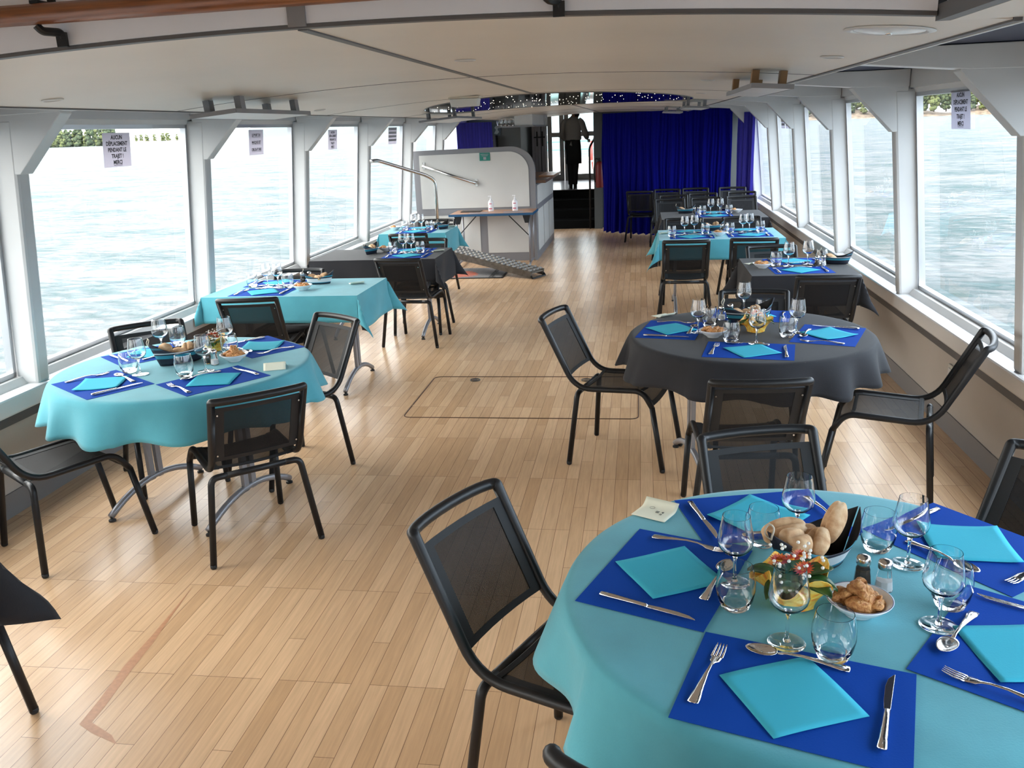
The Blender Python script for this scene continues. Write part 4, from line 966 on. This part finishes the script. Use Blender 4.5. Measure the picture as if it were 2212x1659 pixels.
def basket(x, y, rz, tname, nroll, sc=1):
    (BASK if tname.startswith('left teal rect') else BASK2)('striped paper boat bread basket on the %s' % tname, (x, y, H+.002), rz, 'paper boat bread baskets', scale=(sc, sc, sc*1.15))
    P = [(-.052, .004, .052, .4, .2), (.045, .006, .060, -.5, 1.2), (-.012, -.012, .050, .1, 2.2), (.008, .02, .045, .2, .5), (-.07, -.004, .075, .9, 1.6)]
    W_ = ['left end', 'right end', 'front middle', 'back middle', 'topmost']
    for k in range(nroll):
        u, v, z, p, q = P[k]; u *= sc; v *= sc; z *= sc; X = x+u*cos(rz)-v*sin(rz); Y = y+u*sin(rz)+v*cos(rz)
        roll(k, (X, Y, H+z+.008), (p*.5, p, q+rz), 'bread roll, %s of the basket on the %s' % (W_[k], tname), .9)
def card(x, y, rz, tname, folded=False):
    def fn(u, v): return ((u-.5)*.105, (v-.5)*.095, .001+(.02*max(0, (.35-v)/.35)**2 if not folded else .03*abs(v-.5)*0+.028*(1-abs(2*v-1))))
    o = obj('note_card', MB().grid(fn, 8, 12), CARD, smooth=True, solid=.0004); o.location = (x, y, H+.0012); o.rotation_euler = (0, 0, rz)
    tag(o, 'cream paper note on the %s' % tname, 'note', 'cream reservation notes'); return o

T_F, T_L, T_R = 'nearest teal round table', 'left teal round table', 'charcoal round table'
setting(.0675, 1.96, -111, T_F, 'left place', 1, .0008)
setting(.34, 2.31, 194, T_F, 'far place', 2)
setting(.298, 1.50, -16.8, T_F, 'front place', 3, .0012)
setting(.775, 1.693, 56, T_F, 'right front place', 4, .0012)
setting(.836, 2.17, 128, T_F, 'right back place', 5)
glasses(T_F, [(.308, 1.68, 'front of the flowers'), (.224, 1.927, 'left of the basket'), (.409, 2.177, 'behind the basket'), (.654, 2.05, 'right behind the salt'), (.641, 1.772, 'right of the bowl')],
        [(.392, 1.632, 'front of the bowl'), (.215, 1.815, 'left of the flowers'), (.317, 2.137, 'left behind the basket'), (.600, 2.125, 'right of the basket'), (.69, 1.855, 'hidden behind the right wine glass')])
PEPS('octagonal pepper shaker beside the basket on the %s' % T_F, (.521, 1.941, H+.002), .2, 'pepper shakers')
SALTS('octagonal salt shaker, half full, on the %s' % T_F, (.565, 1.922, H+.002), .2, 'salt shakers')
bowl_with((.484, 1.812, H+.002), T_F, 5)
BK = BASK('large striped paper boat of bread rolls on the %s' % T_F, (.424, 2.035, H+.002), radians(33), 'paper boat bread baskets', scale=(.95, 1.1, 1.1))
roll(1, (.375, 1.985, H+.088), (.25, .35, .9), 'smooth pale bread roll at the front of the near basket', 1.1)
roll(0, (.355, 2.05, H+.085), (.3, -.2, .2), 'cracked brown bread roll at the back of the near basket', 1.05)
roll(0, (.425, 2.00, H+.080), (-.5, -.3, 1.2), 'slit bread roll in the middle of the near basket', .95)
roll(2, (.475, 2.06, H+.108), (-.6, -.9, .9), 'slit bread roll standing up at the right of the near basket', .95)
roll(1, (.415, 2.065, H+.070), (.1, .2, .5), 'bread roll half hidden deep in the near basket', .9)
def flowers(x, y, rz, tname, sc=1.0, pots=True):
    t = thing('flower_arrangement', 'small posy in orange and yellow paper wrap on the %s' % tname, 'flower arrangement', (x, y, H+.001), rz, 'wrapped table posies'); t.scale = (sc,)*3
    def wrapf(u, v):
        a = 2*pi*u; sq = 1/max(abs(cos(a)), abs(sin(a)))**.55
        r = (.034+.030*v**1.6+.010*v*v*sin(5*a+1))*sq; z = .001+.062*v+.020*v*v*sin(4*a+.6); return (r*cos(a), r*sin(a), z)
    obj('paper_wrap', MB().grid(wrapf, 48, 8, wrap=True), WRAP, t, smooth=False, solid=.001)
    obj('foam_block', MB().box(-.026, .026, -.026, .026, .002, .055), mat('green foam', (.02, .07, .02), .9), t)
    rd = random.Random(int(x*100))
    for k in range(9):
        a = 2*pi*k/9+rd.uniform(-.2, .2); l = rd.uniform(.055, .085); el = rd.uniform(.15, .6)
        def lf(u, v, a=a, l=l, el=el):
            w = .022*sin(pi*min(1, v*.96+.02))**.8*(2*u-1); r = .02+l*v*cos(el); z = .055+l*v*sin(el)-.03*v*v+.004*abs(2*u-1)
            return (r*cos(a)-w*sin(a), r*sin(a)+w*cos(a), z)
        obj('leaf', MB().grid(lf, 4, 8), LEAF, t, smooth=True, solid=.0006)
    for k, (fx, fy, fz, m_) in enumerate(((-.004, .0, .092, PETAL), (.022, .018, .088, PETAL), (-.022, .016, .085, PETAL), (.012, -.018, .080, PETAL))):
        pm = MB()
        for ring, (n_, r0, tilt) in enumerate(((16, .021, .25), (12, .016, .7), (8, .010, 1.1))):
            for q in range(n_):
                a = 2*pi*q/n_+ring*.3; c_, s_ = cos(a), sin(a); L0 = r0
                pts = [(0.002, -.0016), (L0*.6, -.0028), (L0, 0), (L0*.6, .0028), (.002, .0016)]
                pm.add([(p*cos(tilt)*c_-w*s_, p*cos(tilt)*s_+w*c_, p*sin(tilt)+.001*ring) for p, w in pts], [(0, 1, 2, 3, 4)])
        f = obj('flower_head', pm, m_, t); f.location = (fx, fy, fz); f.rotation_euler = (rd.uniform(-.5, .5), rd.uniform(-.5, .5), k)
        c = obj('flower_centre', MB().lathe([(0, .008), (.004, .006), (.005, .002), (0, 0)], 8), mat('yellow centre', (.75, .45, .04), .8), f)
    bm_ = None
    for k in range(34):
        a = rd.uniform(0, 2*pi); r = rd.uniform(.012, .062); z = rd.uniform(.085, .125)-(r-.012)*.4
        if bm_ is None:
            bm_ = obj('white_blossom', MB().lathe([(0, -.0032), (.0028, -.002), (.0036, .0005), (.002, .0028), (0, .0032)], 7), mat('white blossom', (.78, .78, .72), .8), t); o = bm_
        else: o = bm_.copy(); COL.objects.link(o); o.parent = t
        o.location = (r*cos(a), r*sin(a), z)
    return t
flowers(.345, 1.845, .3, T_F, 1.2)
cdo = card(.042, 2.322, radians(152), T_F)
text('15', .014, mat('pencil grey', (.12, .12, .11), .8), cdo, (-.006, -.002, .0026), (0, 0, pi/2), 'handwriting')
text('N\u00b0 12', .009, MATS['pencil grey'], cdo, (-.022, .004, .0034), (0, 0, pi/2), 'handwriting')
obj('handwriting', MB().tube([(.018+.0075*cos(k*pi/8), -.018+.0075*sin(k*pi/8), .0042) for k in range(16)], .0004, 4, closed=True), MATS['pencil grey'], cdo)

setting(-2.51, 3.61, -35, T_L, 'near left place', 11)
setting(-1.985, 3.68, 54, T_L, 'near right place', 12)
setting(-2.59, 4.18, -129, T_L, 'window side place', 13)
setting(-2.04, 4.33, 141, T_L, 'far aisle place', 14)
glasses(T_L, [(-2.41, 3.77, 'near the window side'), (-2.54, 4.21, 'farthest left'), (-2.10, 3.83, 'in front of the shakers'), (-2.19, 4.25, 'farthest right')],
        [(-2.49, 3.81, 'leftmost'), (-2.53, 4.36, 'behind the basket'), (-2.16, 3.74, 'in front of the basket'), (-2.13, 4.16, 'behind the bowl')])
SALTS('salt shaker beside the wine glass on the %s' % T_L, (-2.115, 3.955, H+.002), .2, 'salt shakers'); PEPS('pepper shaker beside the salt on the %s' % T_L, (-2.165, 3.98, H+.002), .2, 'pepper shakers')
bowl_with((-2.04, 4.02, H+.002), T_L, 5)
basket(-2.32, 4.0, radians(48), T_L, 5)
flowers(-2.26, 4.24, .8, T_L, .95); card(-1.77, 3.89, radians(20), T_L, True)

setting(.165, 4.655, -102, T_R, 'left place', 21)
setting(.52, 4.195, -10, T_R, 'front place', 22)
setting(.95, 4.51, 70, T_R, 'right place', 23)
setting(.63, 5.005, 167, T_R, 'far place', 24)
glasses(T_R, [(.30, 4.58, 'leftmost'), (.59, 5.08, 'farthest'), (.57, 4.33, 'front middle'), (.80, 4.56, 'right')],
        [(.37, 4.73, 'left behind the bowl'), (.45, 4.37, 'front right of the bowl'), (.68, 4.94, 'behind the basket'), (.74, 4.47, 'front right')])
SALTS('salt shaker left of the basket on the %s' % T_R, (.45, 4.90, H+.002), .2, 'salt shakers'); PEPS('pepper shaker left of the basket on the %s' % T_R, (.50, 4.95, H+.002), .2, 'pepper shakers')
bowl_with((.37, 4.48, H+.002), T_R, 4)
basket(.58, 4.80, radians(20), T_R, 4)
flowers(.60, 4.60, .8, T_R, 1.1); card(.13, 5.01, radians(40), T_R)

TT = [('left teal rectangular table', [(-2.74, 5.985, 0, 'near place'), (-2.79, 6.35, 180, 'far place')], [(-2.80, 6.20, 'left'), (-2.71, 6.19, 'right')], [(-2.92, 6.2, 'left'), (-2.62, 6.16, 'right')], (-2.43, 6.31, .15), (-2.46, 6.04), (-2.59, 6.38), (-2.13, 6.29), 3, 4),
      ('left black rectangular table', [(-2.12, 7.75, 0, 'near place'), (-2.16, 8.10, 180, 'far place')], [(-2.21, 7.96, 'left'), (-2.13, 7.95, 'right')], [(-2.30, 7.93, 'left'), (-2.04, 7.94, 'right')], (-2.52, 7.95, 1.3), (-2.42, 8.09), None, (-1.89, 8.01), 2, 2),
      ('farthest left teal table', [(-2.53, 9.71, 0, 'near place'), (-2.55, 10.04, 180, 'far place')], [(-2.60, 9.90, 'left'), (-2.51, 9.89, 'right')], [(-2.70, 9.87, 'left'), (-2.41, 9.87, 'right')], (-2.26, 9.93, 1.2), (-2.83, 9.92), (-2.36, 9.95), (-2.22, 10.12), 1, 2),
      ('right black rectangular table', [(1.16, 6.56, 2, 'near place'), (1.17, 6.98, 182, 'far place')], [(1.10, 6.76, 'left'), (1.25, 6.82, 'right')], [(1.01, 6.77, 'left'), (1.355, 6.84, 'right')], (1.46, 6.83, -.3), (.90, 6.68), (1.30, 6.72), (.86, 6.90), 1, 3),
      ('farthest right black table', [(.86, 10.62, 0, 'near place'), (.86, 10.97, 180, 'far place')], [(.83, 10.84, 'left'), (.94, 10.83, 'right')], [(.73, 10.78, 'left'), (1.04, 10.8, 'right')], (.54, 11.0, .1), (1.14, 10.9), (.64, 10.88), None, 1, 1)]
for i, (tn, sets, wi, tu, bk_, bw_, sh, cd, nr, npf) in enumerate(TT):
    for k, (x, y, a, w) in enumerate(sets): setting(x, y, a, tn, w, 30+i*3+k)
    glasses(tn, [(x, y, w+' of the pair') for x, y, w in wi], [(x, y, w+' side') for x, y, w in tu])
    basket(bk_[0], bk_[1], bk_[2], tn, nr, .78); bowl_with((*bw_, H+.002), tn, npf)
    if sh:
        PEPS('pepper shaker among the glasses on the %s' % tn, (sh[0], sh[1], H+.003), .1, 'pepper shakers')
        SALTS('salt shaker beside the pepper on the %s' % tn, (sh[0]+.05, sh[1]+.02, H+.003), .1, 'salt shakers')
    if cd: card(cd[0], cd[1], .5, tn)
tn = 'right teal rectangular table'
for k, (x, y, a, w) in enumerate(((.49, 8.66, 0, 'near left place'), (.49, 9.08, 180, 'far left place'), (1.04, 8.70, 0, 'near right place'), (1.04, 9.09, 180, 'far right place'))): setting(x, y, a, tn, w, 60+k)
glasses(tn, [(.43, 8.87, 'leftmost'), (.53, 8.95, 'second from left'), (1.0, 8.93, 'third from left'), (1.07, 8.98, 'rightmost')], [(.30, 8.70, 'leftmost'), (.63, 8.84, 'second from left'), (.87, 8.86, 'third from left'), (1.17, 8.95, 'rightmost')])
basket(.72, 9.14, .3, tn, 2, .85); bowl_with((.76, 8.70, H+.002), tn, 2)
PEPS('pepper shaker beside the basket on the %s' % tn, (.80, 8.98, H+.003), .1, 'pepper shakers'); SALTS('salt shaker beside the basket on the %s' % tn, (.85, 9.0, H+.003), .1, 'salt shakers')
card(.24, 8.97, .2, tn)
# glasses on the hanging shelf
for k in range(4): TUMB('small glass on the shelf of the hanging cupboard', (-2.02+.055*k, 12.95, 1.864), 0, 'glasses on the hanging shelf')

# ------------------------------------------------------------------ the waiter in the doorway
def waiter():
    t = thing('person', 'person in white shirt, black apron and trousers standing in the doorway, back turned', 'person', (-1.385, 18.55, .6135), 0); t.scale = (.88, .93, .94)
    S = MB()
    def ring(z, cx_, cy_, rx, ry, n=20): return [(cx_+rx*cos(2*pi*k/n), cy_+ry*sin(2*pi*k/n), z) for k in range(n)]
    def stack(rs, n=20, cap=True):
        vs = [p for r in rs for p in ring(*r, n)]; m_ = len(rs)
        fs = [(i*n+k, i*n+(k+1) % n, (i+1)*n+(k+1) % n, (i+1)*n+k) for i in range(m_-1) for k in range(n)]
        if cap: fs += [tuple(range(n-1, -1, -1)), tuple((m_-1)*n+k for k in range(n))]
        return vs, fs
    # one skinned body: legs, torso, neck, arms
    me = bpy.data.meshes.new('body')
    V = [(0, 0, .95), (0, .01, 1.12), (.0, .015, 1.30), (0, 0, 1.42), (.01, .02, 1.46), (.02, .03, 1.50),
         (-.09, 0, .90), (-.075, .0, .50), (-.07, -.02, .10), (.09, 0, .90), (.05, .01, .50), (.03, -.02, .10),
         (-.18, 0, 1.40), (-.245, .02, 1.15), (-.19, .15, .99), (.18, 0, 1.40), (.27, .04, 1.16), (.31, .18, 1.03),
         (-.07, .08, .04), (.03, .09, .04), (-.17, .20, .98), (.335, .24, 1.02)]
    E_ = [(0, 1), (1, 2), (2, 3), (3, 4), (4, 5), (0, 6), (6, 7), (7, 8), (0, 9), (9, 10), (10, 11), (3, 12), (12, 13), (13, 14), (3, 15), (15, 16), (16, 17), (8, 18), (11, 19), (14, 20), (17, 21)]
    R_ = [.13, .12, .12, .07, .045, .045, .095, .066, .05, .095, .066, .05, .05, .045, .034, .05, .045, .034, .036, .036, .034, .034]
    me.from_pydata(V, E_, []); b = bpy.data.objects.new('body', me); COL.objects.link(b); b.parent = t
    b.modifiers.new('skin', 'SKIN'); sv = me.skin_vertices[0].data
    for i, r in enumerate(R_): sv[i].radius = (r, r*(.75 if i in (0, 1, 2, 3) else 1))
    sv[0].use_root = True
    b.modifiers.new('sub', 'SUBSURF').levels = 1; b.modifiers['sub'].render_levels = 2
    me.materials.append(SKIN)
    hp = bpy.data.objects.new('neck', bpy.data.meshes.new('neck')); n0 = MB().tube([(.005, .01, 1.45), (.03, .04, 1.52)], [.055, .05], 12)
    hp.data.from_pydata(n0.v, [], n0.f); hp.data.materials.append(SKIN); COL.objects.link(hp); hp.parent = t
    hd = MB().add(*stack([(1.53, .015, .035, .05, .05), (1.57, .02, .05, .065, .078), (1.62, .02, .05, .076, .092), (1.68, .02, .05, .078, .096), (1.73, .02, .045, .066, .082), (1.765, .02, .04, .035, .045), (1.772, .02, .04, .005, .006)]))
    H_ = obj('head', hd, SKIN, t, smooth=True); H_.location = (.045, .05, -.095)
    H_ = obj('nose', MB().add(*stack([(1.60, .02, .145, .012, .012), (1.63, .02, .14, .012, .016), (1.66, .02, .138, .006, .006)], 8)), SKIN, t, smooth=True); H_.location = (.045, .05, -.095)
    for s in (-1, 1):
        H_ = obj('ear', MB().add(*stack([(1.60, .02+s*.078, .045, .007, .014), (1.63, .02+s*.084, .042, .009, .02), (1.66, .02+s*.08, .045, .006, .014)], 8)), SKIN, t, smooth=True); H_.location = (.045, .05, -.095)
        H_ = obj('eye', MB().lathe([(0, -.008), (.008, 0), (0, .008)], 8, (.02+s*.03, .137, 1.665)), PORC, t, smooth=True); H_.location = (.045, .05, -.095)
    H_ = obj('mouth', MB().box(-.005, .045, .138, .143, 1.578, 1.584), RED, t); H_.location = (.045, .05, -.095)
    H_ = obj('hair', MB().add(*stack([(1.585, .02, .02, .071, .070), (1.63, .02, .032, .083, .088), (1.69, .02, .042, .085, .098), (1.745, .02, .04, .072, .086), (1.782, .02, .035, .03, .04)])), HAIR, t, smooth=True); H_.location = (.045, .05, -.095)
    sh = MB().add(*stack([(1.00, 0, 0, .185, .145), (1.04, 0, 0, .20, .155), (1.12, 0, .005, .185, .14), (1.25, 0, .01, .195, .14), (1.36, 0, .005, .205, .125), (1.43, 0, 0, .17, .10), (1.47, .005, .01, .085, .07), (1.49, .01, .015, .062, .060)]))
    obj('shirt', sh, SHIRT, t, smooth=True)
    for s, el, wr_ in ((-1, (-.265, .02, 1.14), (-.205, .12, 1.02)), (1, (.285, .04, 1.15), (.315, .16, 1.045))):
        obj('sleeve', MB().tube(fillet([(s*.13, 0, 1.405), (s*.20, 0, 1.36), el, wr_], .08), [.075]+[.078]*7+[.068]*7+[.055], 14), SHIRT, t, smooth=True)
    for s in (-1, 1):
        x0_ = -.07 if s < 0 else .05
        obj('trouser_leg', MB().add(*stack([(.055, -.068 if s < 0 else .03, -.015, .058, .062), (.3, -.07 if s < 0 else .04, 0, .068, .072), (.55, -.075 if s < 0 else .055, .0, .082, .086), (.85, s*.085, 0, .10, .11), (1.0, s*.07, 0, .10, .12)])), TROU, t, smooth=True)
        obj('shoe', MB().add(*[(lambda r: r)(x) for x in stack([(.0, -.07 if s < 0 else .03, .03, .045, .13), (.035, -.07 if s < 0 else .03, .025, .046, .125), (.07, -.07 if s < 0 else .03, -.01, .04, .07)])]), RUB, t, smooth=True)
    obj('apron', MB().add(*stack([(.50, .01, .02, .185, .15), (.75, .01, .01, .18, .15), (1.01, 0, 0, .172, .148)], cap=False)), TROU, t, smooth=True, solid=.004)
    obj('apron_bow', MB().add([(-.03, -.16, .98), (-.07, -.165, .90), (-.01, -.165, .88)], [(0, 1, 2)]), SHIRT, t, solid=.003)
    for s, w, d in ((-1, Vector((-.17, .20, .98)), Vector((.45, .8, -.35))), (1, Vector((.335, .24, 1.02)), Vector((.2, .85, -.45)))):
        d.normalize(); side_ = d.cross(Vector((0, 0, 1))).normalized()
        hnd = MB()
        for k in range(4):
            b0 = w+d*.035+side_*(.012*(k-1.5)*1.5); l = (.062, .072, .068, .054)[k]
            hnd.tube([b0, b0+d*l*.5, b0+d*l*.8+Vector((0, 0, -.016)), b0+d*l*.85+Vector((0, 0, -.04))], .0085, 6)
        hnd.tube([w-side_*s*.02, w-side_*s*.04+d*.03, w-side_*s*.035+d*.06], .010, 6)
        obj('fingers', hnd, SKIN, t, smooth=True)
    return t
waiter()
# ------------------------------------------------------------------ stern deck seen through the rear doors
DECK = mat('pale painted bulwark', (.62, .53, .44), .5)
tag(obj('stern_deck', MB().box(-4, 2, 21.35, 26, .50, .59), mat('deck paint', (.45, .42, .4), .6)), 'pale outdoor deck beyond the rear doors', 'deck')
tag(obj('bulwark', MB().box(-4, 2, 25.6, 25.7, .59, .98), DECK), 'pale bulwark wall at the stern behind the doors', 'bulwark')
rl = thing('stern_railing', 'white railing with green top line above the stern bulwark', 'railing')
for x in (-3.2, -2.2, -1.2, -.2, .8): obj('post', MB().tube([(x, 25.65, .98), (x, 25.65, 1.62)], .03, 8), WHITE, rl, smooth=True)
for z in (1.2, 1.42): obj('rail', MB().tube([(-4, 25.65, z), (2, 25.65, z)], .018, 8), mat('teal painted rail', (.10, .35, .30), .5), rl, smooth=True)
obj('rail', MB().tube([(-4, 25.65, 1.62), (2, 25.65, 1.62)], .022, 8), WHITE, rl, smooth=True)
tb = thing('deck_bollard', 'white flared deck bollard behind the waiter', 'bollard', (-1.35, 23.5, .591))
obj('post', MB().lathe([(0, 0), (.16, 0), (.09, .15), (.07, .3), (.10, .34), (0, .34)], 16), WHITE, tb, smooth=True)
obj('top_plate', MB().box(-.2, .2, -.1, .1, .341, .36), WHITE, tb)
lp = thing('red_pole', 'red pole outside the right rear door', 'pole', (-1.30, 24.0, .591))
obj('pole', MB().tube([(0, 0, 0), (0, 0, .85)], .035, 10), RED, lp, smooth=True)

# ------------------------------------------------------------------ the lake and its shores
def lake():
    m = bpy.data.materials.new('lake water'); m.use_nodes = True; nt = m.node_tree; L = nt.links.new
    b = nt.nodes['Principled BSDF']; t = nt.nodes.new('ShaderNodeTexCoord'); sp_ = nt.nodes.new('ShaderNodeSeparateXYZ'); L(t.outputs['Object'], sp_.inputs[0])
    mp = nt.nodes.new('ShaderNodeMapping'); mp.inputs['Scale'].default_value = (.85, .42, 1); mp.inputs['Rotation'].default_value = (0, 0, .25); L(t.outputs['Object'], mp.inputs[0])
    n1 = nt.nodes.new('ShaderNodeTexNoise'); n1.inputs['Scale'].default_value = 4.2; n1.inputs['Detail'].default_value = 9; n1.inputs['Roughness'].default_value = .62; n1.inputs['Distortion'].default_value = .6; L(mp.outputs[0], n1.inputs['Vector'])
    n2 = nt.nodes.new('ShaderNodeTexNoise'); n2.inputs['Scale'].default_value = .6; n2.inputs['Detail'].default_value = 4; L(mp.outputs[0], n2.inputs['Vector'])
    ad = nt.nodes.new('ShaderNodeMath'); ad.operation = 'MULTIPLY_ADD'; ad.inputs[1].default_value = .8; L(n2.outputs[0], ad.inputs[0]); L(n1.outputs[0], ad.inputs[2])
    c = nt.nodes.new('ShaderNodeValToRGB'); e = c.color_ramp.elements
    e[0].position = .66; e[0].color = (.050, .085, .086, 1); e[1].position = .86; e[1].color = (.105, .122, .124, 1); k = e.new(1.08); k.color = (.165, .168, .168, 1)
    L(ad.outputs[0], c.inputs[0]); nt.nodes.remove(b); o_ = nt.nodes['Material Output']
    df = nt.nodes.new('ShaderNodeBsdfDiffuse'); L(c.outputs[0], df.inputs[0])
    gl = nt.nodes.new('ShaderNodeBsdfGlossy'); gl.inputs['Roughness'].default_value = .12; gl.inputs[0].default_value = (.95, .98, 1, 1)
    fr_ = nt.nodes.new('ShaderNodeFresnel'); fr_.inputs[0].default_value = 1.33
    mf = nt.nodes.new('ShaderNodeMath'); mf.operation = 'MULTIPLY'; mf.inputs[1].default_value = .33; L(fr_.outputs[0], mf.inputs[0])
    ms = nt.nodes.new('ShaderNodeMixShader'); L(mf.outputs[0], ms.inputs[0]); L(df.outputs[0], ms.inputs[1]); L(gl.outputs[0], ms.inputs[2]); L(ms.outputs[0], o_.inputs[0])
    bp = nt.nodes.new('ShaderNodeBump'); bp.inputs['Strength'].default_value = .75; bp.inputs['Distance'].default_value = .40; L(ad.outputs[0], bp.inputs['Height']); [L(bp.outputs[0], q.inputs['Normal']) for q in (df, gl, fr_)]
    return m
nrm = Vector((.00653, -.00169, .99998))
lk = obj('lake', MB().add([(-3500, -1500, 0), (3500, -1500, 0), (3500, 3500, 0), (-3500, 3500, 0)], [(0, 1, 2, 3)]), lake())
lk.location = (0, 0, -.75); lk.rotation_euler = nrm.to_track_quat('Z', 'Y').to_euler(); tag(lk, 'pale choppy lake water all around the boat', 'lake', kind='stuff')
def lz(x, y): return -.75-(x*nrm.x+y*nrm.y)/nrm.z
def tree_mesh(seed, name):
    rd = random.Random(seed); mb = MB()
    for k in range(60):
        cx_, cy_, cz = rd.uniform(-1.7, 1.7), rd.uniform(-1.4, 1.4), rd.uniform(.4, 5.9); r = rd.uniform(.35, .85)*(1-.07*(cz-2)); w_ = 1-.11*abs(cz-2.5); cx_ *= w_; cy_ *= w_
        ph = [rd.uniform(0, 6) for _ in range(4)]
        def fn(u, v):
            a = 2*pi*u; b_ = pi*v; q = r*(1+.16*sin(5*a+ph[0])*sin(4*b_+ph[1])+.10*sin(9*a+ph[2])*cos(8*b_+ph[3]))
            return (cx_+q*sin(b_)*cos(a), cy_+q*sin(b_)*sin(a), cz+q*.85*cos(b_))
        mb.grid(fn, 14, 9, wrap=True)
    me = bpy.data.meshes.new(name); me.from_pydata(mb.v, [], mb.f)
    for p in me.polygons: p.use_smooth = True
    return me
def trunk_mesh():
    mb = MB().tube([(0, 0, -.6), (.1, 0, 1.4), (0, .1, 3.2)], [.3, .22, .15], 8); me = bpy.data.meshes.new('trunk'); me.from_pydata(mb.v, [], mb.f); me.materials.append(mat('bark', (.08, .06, .04), .9)); return me
TM = []
for s in range(4):
    me = tree_mesh(s+20, 'foliage'); me.materials.append(TREE if s % 2 else TREE2); TM.append(me)
TK = trunk_mesh()
def tree(x, y, s, k, label, group, z=None):
    t = thing('shore_tree', label, 'tree', (x, y, lz(x, y)+(z or 0)), k*1.3, group); t.scale = (s, s, s*(1+.1*(k % 3)))
    a = bpy.data.objects.new('foliage', TM[k % 4]); COL.objects.link(a); a.parent = t
    b = bpy.data.objects.new('trunk', TK); COL.objects.link(b); b.parent = t
def bank(pts, h, w, m, label, seed):
    rd = random.Random(seed); n = len(pts)
    def fn(u, v):
        i = min(int(u*(n-1)), n-2); f = u*(n-1)-i; x = pts[i][0]*(1-f)+pts[i+1][0]*f; y = pts[i][1]*(1-f)+pts[i+1][1]*f
        d = hypot(x, y); ox, oy = x/d, y/d; hh = h*(.6+.4*sin(u*37+seed)*sin(u*17)) * min(1, 6*u, 6*(1-u)); zz = lz(x, y)-.3+hh*(1-(1-v)**2)
        return (x+ox*w*v, y+oy*w*v, zz)
    tag(obj('shore_bank', MB().grid(fn, 120, 8), m, smooth=False), label, 'shore')
# right shore, about 600 m off
RS = [(60+k*23, 610-k*10) for k in range(13)]
bank(RS, 7, 34, ROCK, 'reddish rocky bank of the wooded shore seen through right windows', 2)
rd = random.Random(5)
for r_, (dy, z_, s0, s1, lab, grp) in enumerate(((9, 3.5, 1.2, 1.7, 'bushy tree in the front row of the wooded right shore', 'front trees along the right shore'), (20, 7, 1.6, 2.1, 'taller tree in the middle row of the wooded right shore', 'middle trees along the right shore'), (32, 11, 1.9, 2.5, 'tallest tree in the rear row of the wooded right shore', 'rear trees along the right shore'))):
    for k in range(46):
        f = (k+.4*r_)/46; x = 62+276*f; y = 611-120*f; d_ = hypot(x, y); t_ = dy+rd.uniform(-2, 2)
        tree(x+x/d_*t_, y+y/d_*t_, rd.uniform(s0, s1), k+r_, lab, grp, z_)
# left islets
bank([(-354, 474), (-324, 474), (-294, 465)], 2.0, 20, TREE, 'low bank of the wooded islet seen at upper left', 4)
for k in range(16): tree(-350+3.6*k+rd.uniform(-1, 1), 479-.4*k+rd.uniform(-3, 5), rd.uniform(1.2, 1.9), k, 'tree on the near wooded islet at upper left', 'islet trees at upper left')
bank([(-790, 1240), (-700, 1260), (-610, 1270)], 2.5, 40, ROCK, 'farther low islet seen beside the left window notice', 6)
for k in range(14): tree(-770+11*k+rd.uniform(-2, 2), 1270+rd.uniform(-1, 6), rd.uniform(1.2, 1.9), k*2, 'bright tree on the farther islet beside the left notice', 'trees on the farther islet')
def hillf(u, v):
    x = -700+900*u; y = 1500-120*u; return (x, y+150*v, lz(x, y)-3+(34+20*sin(u*9)+10*sin(u*23))*sin(pi*v*.5))
tag(obj('distant_hill', MB().grid(hillf, 60, 5), HILL, smooth=True), 'hazy green hillside across the lake seen through rear doors', 'hill')
try: SC.cycles.transparent_max_bounces = 32; SC.cycles.max_bounces = 16; SC.cycles.diffuse_bounces = 7; SC.cycles.glossy_bounces = 8; SC.cycles.transmission_bounces = 16
except Exception: pass
bpy.context.view_layer.update()
